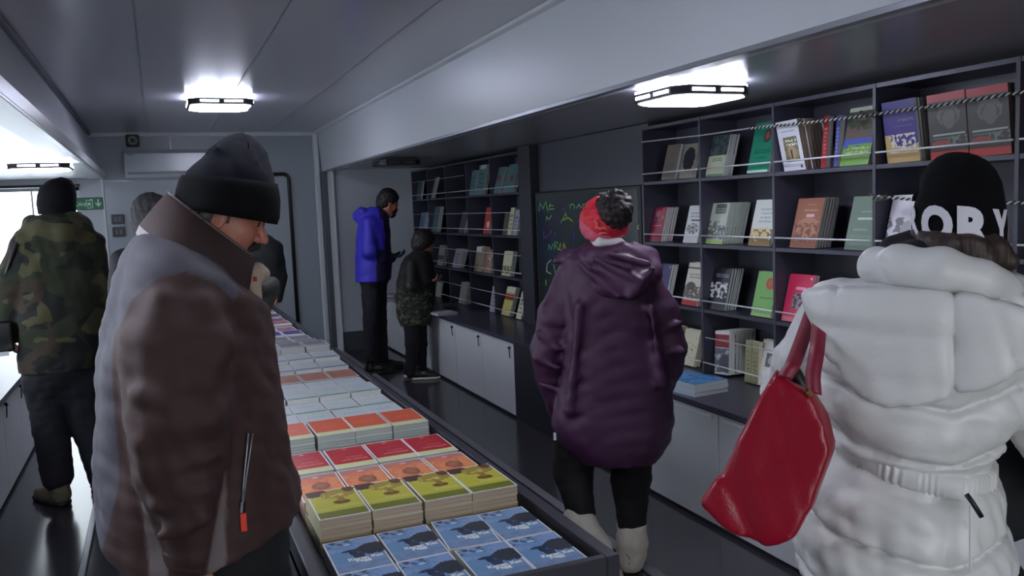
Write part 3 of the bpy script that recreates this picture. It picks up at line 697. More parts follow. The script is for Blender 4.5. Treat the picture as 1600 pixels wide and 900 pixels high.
# ------------------------------------------------------------------ books
def pages_mat(name, c):
    if name in MATS: return MATS[name]
    m = mat(name, c, .8); nt = m.node_tree; b = nt.nodes['Principled BSDF']
    tc = nt.nodes.new('ShaderNodeTexCoord'); mp = nt.nodes.new('ShaderNodeMapping'); mp.inputs['Scale'].default_value = (3, 3, 900)
    n = nt.nodes.new('ShaderNodeTexNoise'); n.inputs['Scale'].default_value = 1; r = nt.nodes.new('ShaderNodeValToRGB'); cc = np.array(srgb(c)[:3])
    r.color_ramp.elements[0].color = tuple(cc * .62) + (1,); r.color_ramp.elements[1].color = tuple(cc) + (1,); r.color_ramp.elements[0].position = .35; r.color_ramp.elements[1].position = .6
    nt.links.new(tc.outputs['Object'], mp.inputs[0]); nt.links.new(mp.outputs[0], n.inputs['Vector']); nt.links.new(n.outputs['Fac'], r.inputs[0]); nt.links.new(r.outputs[0], b.inputs['Base Color'])
    return m
PG_C = pages_mat('cream_pages', (222, 212, 190)); PG_W = pages_mat('white_pages', (224, 226, 222)); PG_G = pages_mat('grey_pages', (190, 198, 190)); PG_T2 = pages_mat('beige_pages', (208, 186, 160)); PG_T = pages_mat('tan_pages', (170, 150, 130))
PROTO = {}
def proto(key, w, h, t, design, base, pages):
    if key in PROTO: return PROTO[key]
    c = .0011
    m = MB(); m.box((0, 0, t - c), (w, h, t), 0); m.box((0, 0, 0), (w, h, c), 1); m.box((0, 0, c), (c, h, t - c), 1)
    me = m.mesh('cover', [design, base], fixn=False); uv = me.uv_layers.new(name='UVMap')
    for p in me.polygons:
        if p.material_index == 0 and abs(p.normal.z) < .5: p.material_index = 1
        for li in p.loop_indices:
            v = me.vertices[me.loops[li].vertex_index].co; uv.data[li].uv = (v.x / w, v.y / h)
    pg = MB().box((c, .001, c), (w - .0015, h - .001, t - c)).mesh('page_block', pages, fixn=False)
    PROTO[key] = (me, pg, w, h, t); return PROTO[key]
def place(key, M, label, group, extra=None):
    me, pg = PROTO[key][:2]
    r = bpy.data.objects.new('book', None); COL.objects.link(r); r.matrix_world = M; r.empty_display_size = .05
    r['label'] = label; r['category'] = 'book'; r['group'] = group
    for n, d in (('cover', me), ('page_block', pg)):
        o = bpy.data.objects.new(n, d); COL.objects.link(o); o.parent = r
    if extra: extra(r)
    return r
def basem(name, c): return mat('cover_' + name, c, .4)
WB = (225, 222, 224)
blue = cover_mat('cover_blue_scene', WB, [('rect', .03, .02, .97, .98, (112, 152, 196)), ('noise', .03, .55, .97, .98, (136, 164, 208), 3, .48), ('noise', .03, .80, .5, .98, (52, 72, 100), 7, .52),
    ('rect', .03, .30, .97, .62, (110, 150, 192)), ('ell', .86, .60, .36, .17, (50, 56, 68), 1), ('ell', .42, .62, .17, .04, (40, 62, 92), 1), ('ell', .44, .55, .07, .09, (34, 50, 80), 1), ('ell', .52, .44, .10, .09, (44, 62, 92), 1),
    ('rect', .03, .02, .97, .24, (116, 142, 178)), ('noise', .03, .02, .97, .24, (126, 152, 188), 5, .5), ('rect', .03, .235, .97, .25, (130, 160, 190)), ('ell', .42, .84, .08, .03, (190, 210, 225), 1)])
yel = cover_mat('cover_yellow_face', WB, [('rect', .03, .02, .97, .98, (190, 184, 66)), ('ell', .12, .92, .30, .14, (82, 58, 50), 1), ('ell', .60, .80, .34, .16, (156, 136, 60), 1), ('ell', .86, .93, .13, .10, (96, 66, 48), 1), ('ell', .60, .50, .17, .07, (120, 84, 42), 1),
    ('ell', .62, .60, .07, .09, (150, 118, 50), 1), ('noise', .3, .62, .85, .9, (200, 186, 96), 6, .58), ('rect', .03, .30, .97, .33, (196, 196, 90)), ('rect', .03, .02, .97, .22, (118, 122, 44)), ('txt', .4, .34, .9, .42, (206, 206, 120), 1)])
ora = cover_mat('cover_orange_dome', WB, [('rect', .03, .02, .97, .98, (214, 118, 88)), ('noise', .03, .3, .97, .8, (222, 140, 92), 3, .5), ('rect', .03, .86, .97, .98, (176, 118, 108)), ('noise', .03, .8, .97, .9, (176, 120, 108), 4, .5), ('ell', .52, .52, .20, .15, (140, 92, 72), 1), ('ell', .52, .53, .13, .09, (164, 106, 80), 1), ('ell', .5, .88, .08, .03, (210, 190, 180), 1),
    ('rect', .03, .02, .97, .24, (196, 108, 84)), ('txt', .1, .08, .9, .22, (216, 140, 110), 2)])
red = cover_mat('cover_red', WB, [('rect', .03, .20, .97, .98, (178, 30, 44)), ('rect', .03, .02, .97, .20, (202, 206, 150)), ('ell', .5, .90, .06, .022, (220, 190, 190), 1), ('txt', .28, .66, .72, .74, (196, 70, 76), 1, 22), ('txt', .40, .46, .80, .56, (214, 120, 116), 1), ('txt', .25, .33, .88, .43, (218, 140, 132), 1)])
pla = cover_mat('cover_orange_plain', WB, [('rect', .03, .20, .97, .98, (220, 96, 62)), ('rect', .03, .02, .97, .20, (206, 212, 160)), ('txt', .3, .5, .7, .58, (232, 140, 110), 1)])
def whitec(name, band, base=(206, 214, 218), half=None):
    ops = [('rect', .03, .02, .97, .98, base), ('txt', .25, .62, .75, .7, (150, 165, 160), 1), ('ell', .5, .9, .05, .02, (160, 170, 170), 1), ('rect', .03, .06, .97, .20, band)]
    if half: ops.append(('rect', .03, .22, .97, .98, half))
    return cover_mat(name, WB, ops)
w1 = whitec('cover_white_green', (120, 160, 140)); w2 = whitec('cover_white_teal', (110, 150, 150)); w3 = whitec('cover_white_sage', (140, 166, 150), (212, 218, 224))
obr = cover_mat('cover_orange_brown', WB, [('rect', .03, .04, .97, .96, (192, 120, 98)), ('noise', .05, .3, .95, .8, (180, 110, 90), 4, .5)])
pu = whitec('cover_white_violet', (96, 98, 160)); pu2 = whitec('cover_white_blue', (104, 120, 170)); gr = cover_mat('cover_greymauve', WB, [('rect', .05, .3, .95, .96, (140, 132, 146)), ('rect', .05, .06, .95, .2, (176, 170, 182))])
pur = cover_mat('cover_violet', WB, [('rect', .05, .25, .95, .96, (82, 70, 148)), ('rect', .05, .04, .95, .2, (206, 206, 190))])
pk = cover_mat('cover_pink', WB, [('rect', .05, .25, .95, .96, (170, 110, 130)), ('noise', .1, .3, .9, .9, (120, 70, 90), 4, .55), ('rect', .05, .04, .95, .2, (206, 206, 180))])
mg = cover_mat('cover_plum', WB, [('rect', .05, .1, .95, .96, (110, 80, 112))])
wh = basem('white', (214, 216, 218))
COLX = [.335, .479, .622, .764]; CW = .1385
M_let = mat('lettering_white', (235, 235, 235), .5)
LET = text_mesh('Karen Kat', .021, M_let, .0004, .0009, 'RIGHT'), text_mesh('Pagg', .021, M_let, .0004, .0009, 'RIGHT')
def blue_title(r):
    a = link('lettering', LET[0], r, (.127, .066, PROTO['b0'][4] + .0004)); b = link('lettering', LET[1], r, (.094, .052, PROTO['b0'][4] + .0004))
# rows: front Y, length, top z, count, key, design, pages, row name, colour word
ROWS = [(1.735, .205, .746, 2, 'b0', blue, PG_C, 'front blue row', 'blue landscape'), (1.945, .215, .742, 2, 'b0', blue, PG_C, 'second blue row', 'blue landscape'),
    (2.172, .236, .800, 4, 'yel', yel, PG_T2, 'yellow-green row', 'yellow-green'), (2.425, .25, .768, 3, 'ora', ora, PG_C, 'orange dome row', 'orange dome'),
    (2.69, .24, .770, 3, 'red', red, PG_W, 'red row', 'red'), (3.035, .24, .795, 4, 'pla', pla, PG_G, 'plain orange row', 'plain orange'),
    (3.305, .235, .765, 3, 'w1', w2, PG_W, 'nearest white row', 'white teal-banded'), (3.555, .21, .758, 3, 'w2', w1, PG_W, 'second white row', 'white green-banded'),
    (3.78, .215, .775, 3, 'w3', w1, PG_W, 'third white row', 'white green-banded'), (4.01, .22, .758, 3, 'w4', w3, PG_W, 'fourth white row', 'white sage-banded'),
    (4.25, .23, .760, 3, 'obr', obr, PG_G, 'far orange row', 'dull orange'), (4.50, .215, .772, 3, 'p1', pu, PG_W, 'nearest violet-banded row', 'violet-banded'),
    (4.73, .24, .790, 4, 'p2', pu2, PG_W, 'second violet-banded row', 'blue-banded'), (5.04, .25, .812, 4, 'p3', gr, PG_W, 'grey mauve row', 'grey mauve')]
LV = {1: ['only'], 2: ['upper', 'lower'], 3: ['top', 'middle', 'bottom'], 4: ['top', 'second from top', 'third from top', 'bottom']}
CN = ['leftmost', 'second from left', 'third from left', 'rightmost']
for (yf, Ln, zt, n, key, dz, pg, rn, cw) in ROWS:
    t = (zt - .70) / n - .0003
    kk = key if key != 'b0' else 'b0'
    if kk not in PROTO: proto(kk, CW, Ln if key != 'b0' else .207, t, dz, basem('c_' + key, {'yel': (205, 200, 160), 'ora': (214, 180, 160), 'pla': (205, 205, 190)}.get(key, (214, 216, 218))), pg)
    for ci, x in enumerate(COLX):
        jx, jy = random.uniform(-.002, .002), random.uniform(-.003, .003)
        if key == 'b0': x = x - .0 + ci * .0
        for k in range(n):                       # k=0 bottom
            rz = random.uniform(-.012, .012); lift = 0; dx = dy = 0
            if rn == 'second blue row' and ci == 2 and k == n - 1: rz = -.07; dy = .012; dx = -.004
            M = Matrix.Translation((x + jx + dx + random.uniform(-.0012, .0012), yf + jy + dy + random.uniform(-.002, .002), .7002 + k * (t + .0003))) @ Matrix.Rotation(rz, 4, 'Z')
            lab = f'{cw} book, {LV[n][n - 1 - k]} in {CN[ci]} stack of the {rn}'
            place(kk, M, lab, f'books in the {rn}', blue_title if (key == 'b0' and k == n - 1) else None)
# farther stacks: beyond the three hundred largest, one heap
def heap(rows, name, label, mats):
    m = MB(); uvs = []
    for (yf, Ln, zt, mi, n) in rows:
        t = (zt - .70) / n
        for x in COLX:
            for k in range(n):
                j, q = random.uniform(-.003, .003), random.uniform(-.004, .004)
                m.box((x + j, yf + q, .7002 + k * t), (x + j + CW, yf + q + Ln, .6994 + (k + 1) * t - .0035), 0)
                m.box((x + j, yf + q, .6994 + (k + 1) * t - .0035), (x + j + CW, yf + q + Ln, .7 + (k + 1) * t - .0004), mi)
    me = m.mesh(name, mats, fixn=False); uv = me.uv_layers.new(name='UVMap')
    for p in me.polygons:
        if p.material_index: 
            vs = [me.vertices[i].co for i in p.vertices]; x0, x1 = min(v.x for v in vs), max(v.x for v in vs); y0_, y1_ = min(v.y for v in vs), max(v.y for v in vs)
            if p.normal.z < .5: p.material_index = 0; continue
            for li in p.loop_indices:
                v = me.vertices[me.loops[li].vertex_index].co; uv.data[li].uv = ((v.x - x0) / (x1 - x0 + 1e-9), (v.y - y0_) / (y1_ - y0_ + 1e-9))
    return tag(link(name, me), label, 'books', None, 'stuff')
heap([(5.32, .24, .785, 1, 4), (5.60, .25, .77, 1, 3), (5.94, .27, .762, 2, 2), (6.25, .26, .75, 3, 2), (6.57, .26, .762, 3, 3), (6.86, .25, .752, 4, 2), (7.15, .25, .757, 4, 3), (7.47, .25, .756, 1, 3), (7.78, .26, .765, 5, 3)],
     'book_stacks', 'small far stacks of mauve, violet and pink books at the table end', [PG_W, gr, pur, pk, mg, whitec('cover_white_plain', (200, 200, 200))])

# ---- books on the right shelves
def Rface(lean, roll=0, yaw=0):
    l = lean; ex = Vector((0, -1, 0)); ey = Vector((math.sin(l), 0, math.cos(l))); ez = ex.cross(ey)
    M = Matrix((ex, ey, ez)).transposed().to_4x4()
    return Matrix.Rotation(yaw, 4, 'Z') @ M @ Matrix.Rotation(roll, 4, 'Z')
def face_out(key, desc, yl, sh, n, group, lean=.26, roll=0, yaw=0, x=2.823, dz=0, copies=True, where=''):
    me, pg, w, h, t = PROTO[key]; R = Rface(lean, roll, yaw); z0 = SZ[sh] + .0015 + dz
    cs = [R @ Vector(p) for p in ((0, 0, 0), (w, 0, 0), (0, 0, t), (w, 0, t))]; zmin = min(c.z for c in cs)
    for k in range(n):
        dx = k * t / math.cos(lean) + .002 * k
        j = random.uniform(-.003, .003) * (k > 0)
        loc = Vector((x + t + dx, yl + j, z0 - zmin))
        sw = desc.split(); ds = ' '.join(sw[:8]); wh = ' '.join(where.split()[:5])
        if n > 1: lab = f'{ds}, front copy {wh}' if k == 0 else f'{["", "second", "third", "fourth", "fifth", "sixth", "seventh", "eighth", "ninth"][k]} copy of {ds} {wh}'
        else: lab = f'{desc} {where}'
        place(key, Matrix.Translation(loc) @ R, lab.strip(), group)
def Yp(px, py): return at(px, py, 0, 2.83)[1]
def bk(key, w, h, t, base, ops, side=(205, 205, 205), pages=PG_W):
    proto(key, w, h * (1.07 if key[0] != 'f' or key == 'frm' else 1), t, cover_mat('print_' + key, base, ops), basem(key, side), pages)
B_ = bk
T1, T2, T3, T4 = 'on the top shelf', 'on the second shelf', 'on the third shelf', 'on the lowest shelf'
G = lambda s: 'face-out books on the near bookcase, ' + s
# top shelf
B_('tan', .14, .20, .02, (120, 112, 104), [('ell', .5, .7, .2, .06, (140, 90, 80), 1), ('txt', .2, .3, .8, .5, (90, 84, 80), 3)], (90, 86, 84))
face_out('tan', 'dull tan book', Yp(1034, 275), 3, 2, G('top shelf'), where=T1 + ' at left end')
B_('tand', .14, .19, .02, (150, 144, 130), [('ell', .45, .55, .42, .34, (38, 34, 46), 1)], (100, 96, 92))
face_out('tand', 'beige book with dark blot', Yp(1062, 275), 3, 1, G('top shelf'), where=T1 + ' at left end')
B_('gph', .155, .215, .014, (200, 206, 178), [('rect', 0, .5, 1, 1, (82, 98, 96)), ('noise', 0, .5, 1, 1, (52, 66, 68), 4, .5), ('txt', .25, .36, .8, .46, (60, 70, 60), 2), ('rect', 0, .0, 1, .06, (120, 150, 120))], (168, 176, 176))
face_out('gph', 'pale green book with dark photo top', Yp(1103, 273), 3, 4, G('top shelf'), where=T1)
B_('teal', .16, .245, .02, (40, 140, 112), [('ell', .68, .72, .17, .13, (96, 60, 56), 1), ('ell', .68, .72, .10, .08, (150, 100, 90), 1), ('txt', .2, .38, .95, .48, (16, 70, 60), 2), ('txt', .35, .28, .8, .33, (16, 70, 60), 1), ('rect', 0, 0, 1, .05, (180, 220, 200))], (70, 150, 130))
face_out('teal', 'teal book with round emblem', Yp(1168, 267), 3, 2, G('top shelf'), where=T1)
B_('whp', .15, .225, .019, (222, 222, 236), [('rect', .2, .18, .84, .68, (142, 138, 98)), ('noise', .2, .18, .84, .68, (104, 98, 74), 7, .5), ('ell', .52, .36, .18, .15, (176, 152, 120), 1), ('txt', .3, .5, .8, .66, (235, 235, 225), 2, 12), ('rect', .46, .24, .54, .42, (70, 60, 50)), ('ell', .84, .92, .05, .03, (90, 80, 90)), ('ell', .84, .07, .05, .035, (90, 80, 90)), ('txt', .2, .78, .8, .83, (150, 150, 170), 1)], (150, 132, 122), PG_T)
face_out('whp', 'white book with brown picture, tilted', Yp(1220, 263), 3, 9, G('top shelf'), roll=.03, lean=-.20, x=2.852, where=T1)
B_('redsp', .032, .22, .03, (150, 24, 40), [('txt', .2, .2, .8, .8, (190, 120, 120), 8, 10)], (150, 24, 40))
face_out('redsp', 'thin red upright volume beside tan pages', Yp(1284, 262), 3, 1, G('top shelf'), lean=.1, where=T1)
B_('blusp', .022, .215, .03, (70, 76, 150), [('txt', .2, .2, .8, .8, (130, 140, 190), 8, 10)], (70, 76, 150))
face_out('blusp', 'thin blue upright volume beside tall green book', Yp(1304, 258), 3, 1, G('top shelf'), lean=.1, where=T1)
B_('grb', .165, .245, .016, (112, 156, 78), [('rect', 0, .42, 1, .95, (96, 100, 92)), ('noise', 0, .45, 1, .95, (120, 90, 84), 8, .5), ('noise', 0, .6, 1, .95, (64, 86, 66), 5, .5), ('rect', 0, .36, 1, .46, (76, 92, 176)), ('noise', 0, .30, 1, .40, (76, 92, 176), 4, .5), ('txt', .15, .2, .9, .34, (176, 206, 130), 2, 8), ('rect', 0, .93, 1, 1, (196, 204, 184))], (190, 196, 190))
face_out('grb', 'tall green and blue book with pale top', Yp(1313, 257), 3, 4, G('top shelf'), where=T1)
B_('vio', .165, .235, .014, (60, 44, 130), [('rect', 0, 0, 1, .30, (196, 168, 110)), ('ell', .0, .30, .35, .16, (196, 168, 110)), ('ell', .62, .36, .45, .11, (60, 44, 130)), ('noise', .12, .16, .92, .46, (214, 208, 196), 9, .50), ('txt', .50, .82, .92, .90, (120, 50, 90), 1, 14), ('txt', .45, .66, .92, .74, (110, 90, 130), 1, 12), ('txt', .3, .58, .85, .60, (120, 110, 180), 1), ('rect', 0, 0, 1, .14, (190, 160, 110))], (120, 122, 126))
face_out('vio', 'violet book with yellow foot and white figures', Yp(1383, 250), 3, 6, G('top shelf'), lean=-.13, roll=.02, x=2.845, where=T1)
B_('che', .168, .235, .016, (46, 42, 44), [('rect', 0, .88, 1, 1, (178, 30, 40)), ('ell', .55, .66, .30, .16, (96, 88, 88), 1), ('ell', .55, .62, .22, .13, (46, 42, 44), 1), ('ell', .55, .60, .17, .15, (92, 86, 86), 1), ('rect', .1, .36, .95, .385, (170, 176, 170)), ('rect', .1, .31, .8, .33, (70, 110, 90)), ('ell', .3, .24, .26, .05, (150, 60, 50), 1), ('noise', .5, .2, 1, .34, (110, 120, 110), 9, .54), ('rect', 0, 0, 1, .12, (180, 44, 40))], (170, 150, 130), PG_T)
face_out('che', 'dark red-topped face book, left of two', Yp(1452, 245), 3, 2, G('top shelf'), lean=-.09, roll=.02, x=2.84, where=T1)
face_out('che', 'dark red-topped face book, right of two', Yp(1513, 240), 3, 2, G('top shelf'), lean=-.09, roll=.02, x=2.84, where=T1)
B_('redm', .15, .23, .02, (170, 40, 34), [('rect', 0, 0, 1, .3, (120, 30, 70))], (150, 30, 34)); face_out('redm', 'red book at right frame edge', 2.02, 3, 2, G('top shelf'), where=T1)
# second shelf
B_('cri', .135, .20, .014, (150, 22, 56), [('ell', .35, .82, .22, .09, (190, 120, 130), 1), ('ell', .22, .62, .14, .08, (60, 60, 120), 1), ('noise', .1, .6, .9, .95, (180, 110, 120), 7, .56), ('rect', .15, .45, .8, .475, (210, 140, 160)), ('txt', .1, .1, .8, .3, (176, 60, 90), 3)], (206, 200, 198))
face_out('cri', 'crimson book', Yp(1015, 373), 2, 5, G('second shelf'), where=T2)
B_('crw', .14, .205, .014, (214, 214, 220), [('ell', .5, .38, .42, .14, (70, 72, 76), 1), ('noise', .1, .25, .9, .5, (190, 190, 190), 9, .5), ('rect', .3, .58, .9, .63, (90, 90, 96)), ('txt', .2, .68, .9, .86, (130, 130, 136), 2)], (200, 200, 200))
face_out('crw', 'white book with oval crowd photo', Yp(1068, 376), 2, 3, G('second shelf'), where=T2)
B_('gcr', .155, .215, .015, (176, 186, 172), [('rect', .25, .74, .85, .97, (84, 94, 88)), ('txt', .3, .78, .8, .9, (170, 180, 170), 2), ('noise', 0, .12, 1, .45, (80, 84, 84), 8, .47), ('noise', 0, .45, .6, .56, (110, 116, 116), 6, .5), ('rect', 0, 0, 1, .09, (150, 190, 100))], (188, 196, 182), PG_G)
face_out('gcr', 'pale grey-green crowd photo book', Yp(1103, 380), 2, 8, G('second shelf'), where=T2)
B_('wye', .165, .225, .015, (206, 210, 204), [('noise', 0, .0, 1, .36, (132, 104, 54), 5, .42), ('rect', 0, 0, 1, .1, (140, 110, 60)), ('noise', 0, .18, .8, .4, (206, 190, 130), 4, .5), ('txt', .3, .5, .85, .85, (150, 160, 168), 4)], (190, 190, 180))
face_out('wye', 'white book with golden landscape foot', Yp(1170, 381), 2, 2, G('second shelf'), where=T2)
B_('brn', .175, .225, .014, (146, 98, 80), [('ell', .55, .40, .42, .22, (168, 122, 100), 1), ('noise', .05, .1, .95, .5, (120, 78, 64), 7, .5), ('rect', .42, .62, .72, .68, (206, 170, 176)), ('txt', .3, .74, .8, .8, (196, 160, 140), 1), ('txt', .4, .86, .7, .9, (180, 140, 120), 1)], (74, 66, 84), PG_G)
face_out('brn', 'brown book with drawing', Yp(1235, 383), 2, 6, G('second shelf'), where=T2)
B_('gsg', .16, .225, .018, (112, 130, 118), [('rect', .3, .56, .9, .60, (190, 200, 190)), ('txt', .4, .70, .85, .74, (160, 176, 160), 1), ('rect', .2, .36, .7, .39, (140, 156, 140)), ('txt', .1, .08, .9, .3, (130, 150, 136), 3)], (110, 126, 116))
face_out('gsg', 'sage green book', Yp(1320, 384), 2, 1, G('second shelf'), where=T2)
B_('wph', .165, .225, .018, (206, 204, 214), [('noise', .0, .1, 1, .6, (120, 118, 124), 4, .5), ('rect', 0, 0, 1, .08, (206, 160, 170)), ('ell', .6, .35, .2, .2, (160, 158, 164), 1)], (196, 196, 200))
face_out('wph', 'white photo book left of the black beanie', Yp(1381, 385), 2, 3, G('second shelf'), where=T2)
B_('gwh', .165, .24, .018, (176, 178, 176), [('rect', 0, .42, 1, .48, (20, 20, 22)), ('rect', 0, .93, 1, 1, (200, 202, 200))], (150, 150, 150))
face_out('gwh', 'pale grey book with black stripe at right frame edge', 2.03, 2, 5, G('second shelf'), where=T2)
# third shelf
B_('ind', .15, .215, .014, (72, 70, 116), [('ell', .88, .93, .05, .03, (190, 170, 180)), ('rect', .1, .4, .9, .42, (96, 94, 140)), ('txt', .1, .1, .8, .3, (90, 88, 136), 3)], (196, 196, 190))
face_out('ind', 'indigo book beside the purple coat', Yp(1020, 474), 1, 3, G('third shelf'), where=T3)
B_('bld', .15, .235, .014, (212, 208, 192), [('noise', 0, .13, 1, .45, (100, 92, 84), 6, .40), ('ell', .4, .45, .3, .1, (84, 78, 74), 1), ('rect', 0, 0, 1, .12, (180, 30, 44)), ('txt', .2, .64, .9, .78, (120, 116, 110), 2), ('rect', 0, .86, 1, .9, (90, 90, 84))], (170, 40, 50))
face_out('bld', 'white and red book with building photo', Yp(1066, 476), 1, 4, G('third shelf'), where=T3)
B_('blc', .175, .22, .014, (24, 24, 34), [('noise', .05, .28, .95, .66, (196, 196, 200), 6.5, .50), ('ell', .5, .1, .6, .12, (24, 24, 34)), ('rect', 0, 0, .07, 1, (24, 24, 34)), ('txt', .25, .78, .9, .88, (150, 150, 160), 2)], (96, 104, 124), PG_G)
face_out('blc', 'black book with white figures', Yp(1103, 481), 1, 5, G('third shelf'), where=T3)
B_('grn', .155, .22, .016, (116, 172, 92), [('ell', .68, .74, .20, .13, (196, 60, 44), 1), ('ell', .68, .74, .11, .07, (150, 100, 60), 1), ('txt', .3, .40, .95, .46, (60, 100, 60), 1, 16), ('rect', 0, 0, 1, .07, (160, 190, 130))], (150, 190, 130))
face_out('grn', 'green book with round red emblem', Yp(1174, 487), 1, 2, G('third shelf'), where=T3)
B_('pnk', .17, .22, .014, (196, 44, 84), [('rect', .3, .28, .8, .6, (150, 130, 140)), ('noise', .3, .28, .8, .6, (60, 60, 70), 6, .5), ('rect', .35, .68, .75, .74, (230, 150, 180)), ('rect', 0, 0, 1, .1, (214, 110, 130)), ('ell', .9, .93, .05, .03, (240, 150, 170))], (214, 120, 140))
face_out('pnk', 'pink-red book with photo', Yp(1222, 492), 1, 2, G('third shelf'), where=T3)
face_out('gsg', 'sage book behind the white puffer coat', 2.62, 1, 2, G('third shelf'), where=T3)
# lowest shelf
B_('crm', .15, .20, .02, (196, 192, 166), [('noise', .1, .1, .9, .8, (90, 88, 80), 8, .62), ('rect', 0, 0, .0, 1, (0, 0, 0))], (190, 186, 160), PG_C)
face_out('crm', 'cream patterned book beside purple sleeve', Yp(1062, 553), 0, 2, G('lowest shelf'), where=T4)
face_out('crm', 'cream patterned book left of it', Yp(1030, 545), 0, 3, G('lowest shelf'), where=T4)
B_('rwh', .125, .225, .020, (214, 214, 216), [('rect', 0, .62, 1, .92, (140, 20, 44)), ('rect', 0, .04, 1, .62, (176, 178, 188)), ('noise', 0, .04, 1, .6, (90, 92, 104), 4, .47), ('ell', .7, .25, .4, .2, (70, 72, 84), 1), ('rect', 0, .78, 1, .80, (214, 190, 200))], (206, 212, 200), PG_W)
face_out('rwh', 'dark red topped snowy photo book', 3.86, 0, 8, G('lowest shelf'), lean=.10, roll=.08, where=T4)
B_('olv', .05, .21, .03, (150, 150, 110), [('txt', .2, .2, .8, .8, (110, 110, 80), 6, 10)], (140, 140, 104), PG_C)
for q, nm in ((3.60, 'left'), (3.545, 'right')): face_out('olv', f'narrow olive volume, {nm} of two', q, 0, 1, G('lowest shelf'), lean=.06, where=T4)
B_('frm', .15, .225, .018, (206, 204, 180), [('rect', .06, .04, .94, .96, (222, 220, 214)), ('rect', .06, .04, .09, .96, (120, 110, 70)), ('rect', .3, .42, .85, .72, (96, 100, 110)), ('ell', .58, .57, .16, .1, (170, 170, 176), 1), ('txt', .3, .2, .8, .26, (150, 150, 140), 1)], (170, 160, 110))
face_out('frm', 'pale framed-photo book beside the white coat', Yp(1181, 588), 0, 2, G('lowest shelf'), where=T4)
# flat blue stack on the counter
bl2 = cover_mat('print_bluelake', (70, 140, 196), [('noise', 0, 0, 1, 1, (96, 160, 212), 3, .5), ('noise', 0, .2, 1, .8, (54, 110, 170), 4, .56), ('txt', .3, .7, .8, .8, (130, 180, 220), 2)])
proto('bl2', .22, .30, .0125, bl2, basem('bl2', (190, 200, 212)), PG_W)
for k in range(5):
    M = Matrix.Translation((2.405 + random.uniform(0, .004), 3.455 + random.uniform(0, .004), .6125 + k * .0128)) @ Matrix.Rotation(.10 + random.uniform(-.015, .015), 4, 'Z')
    place('bl2', M, f'large flat blue book, {["bottom", "second from bottom", "middle", "second from top", "top"][k]} of the stack on the countertop', 'flat blue books on the countertop')
# ---- far bookcase
GF = 'books on the far bookcase'
def fb(key, px0, px1, h, sh, n, c, desc, extra=(), side=None, lean=.2, w=None):
    y0 = at(px0, 400, 0, 2.83)[1]; y1 = at(px1, 400, 0, 2.83)[1]; w = w or min(.2, (y0 - y1)); B_(key, w, h, .02, c, list(extra), side or tuple(int(v * .8) for v in c)); face_out(key, desc, y0, sh, n, GF, lean=lean, where='in far bookcase')
tx = [('txt', .15, .2, .85, .8, (60, 80, 90), 4, 12)]
fb('f1', 655, 667, .20, 3, 1, (70, 96, 104), 'dim teal book on top shelf left', tx); fb('f2', 671, 690, .24, 3, 2, (92, 112, 116), 'slanted grey-teal book on top shelf', tx, lean=.3)
fb('f3', 735, 747, .24, 3, 1, (104, 140, 150), 'upright pale blue volume on top shelf', tx); fb('f4', 748, 763, .28, 3, 2, (96, 136, 140), 'taller pale teal volume on top shelf', tx + [('rect', .2, .86, .9, 1, (190, 200, 204))])
fb('f5', 772, 787, .24, 3, 2, (100, 130, 136), 'slanted pale volume right of it on top shelf', [('ell', .5, .6, .2, .1, (130, 70, 80))], lean=.3); fb('f6', 791, 808, .25, 3, 2, (96, 130, 134), 'slanted volume with red spot at right end of top shelf', [('ell', .6, .5, .2, .1, (140, 60, 70))], lean=.3)
fb('f7', 628, 641, .20, 2, 3, (96, 126, 166), 'leaning sky blue book above the child', tx, lean=.35); fb('f8', 645, 656, .22, 2, 2, (120, 160, 196), 'light blue upright book above the child', tx)
fb('f9', 657, 669, .22, 2, 2, (90, 126, 160), 'darker blue upright book above the child', tx); fb('f10', 677, 689, .28, 2, 2, (86, 110, 120), 'tall slate volume on second shelf', tx)
fb('f11', 718, 727, .22, 2, 2, (66, 66, 70), 'dark slanted volume on second shelf', [], lean=.3); fb('f12', 757, 767, .25, 2, 1, (176, 50, 50), 'red book on second shelf', [('ell', .6, .35, .25, .12, (220, 190, 170), 1)])
fb('f13', 787, 794, .20, 2, 1, (84, 84, 70), 'olive volume on second shelf right', []); fb('f14', 795, 801, .24, 2, 1, (200, 190, 160), 'cream narrow book on second shelf right', tx); fb('f15', 803, 810, .22, 2, 2, (160, 156, 168), 'pale violet book at right end of second shelf', tx)
fb('f16', 683, 694, .22, 1, 2, (150, 150, 150), 'pale banded volume on third shelf', [('rect', 0, .3, 1, .5, (60, 60, 66))]); fb('f17', 706, 722, .20, 1, 3, (150, 148, 160), 'white tilted book on third shelf', tx, lean=.3)
fb('f18', 740, 752, .24, 1, 3, (150, 136, 110), 'tan book with white top on third shelf', [('rect', 0, .8, .7, 1, (220, 220, 220))]); fb('f19', 756, 766, .22, 1, 2, (150, 110, 90), 'brown figured book on third shelf', [('noise', .4, .1, 1, .8, (220, 210, 200), 5, .55)])
fb('f20', 783, 809, .22, 1, 2, (196, 200, 170), 'pale landscape book on third shelf right', [('noise', 0, .1, 1, .4, (110, 110, 60), 5, .45)])
fb('f21', 676, 696, .17, 0, 1, (176, 178, 170), 'plain pale sheet on lowest shelf behind the child', []); fb('f22', 714, 730, .22, 0, 3, (130, 128, 126), 'grey book block on lowest shelf', [])
fb('f23', 762, 769, .24, 0, 1, (176, 166, 186), 'lilac narrow book on lowest shelf', tx); fb('f24', 780, 793, .26, 0, 2, (190, 180, 110), 'yellow book with red band on lowest shelf', [('rect', 0, .55, 1, .75, (150, 60, 50)), ('rect', 0, .82, 1, 1, (210, 210, 190))], lean=.3)
fb('f25', 803, 811, .24, 0, 1, (206, 204, 180), 'cream slanted book at right end of lowest shelf', tx, lean=.3)
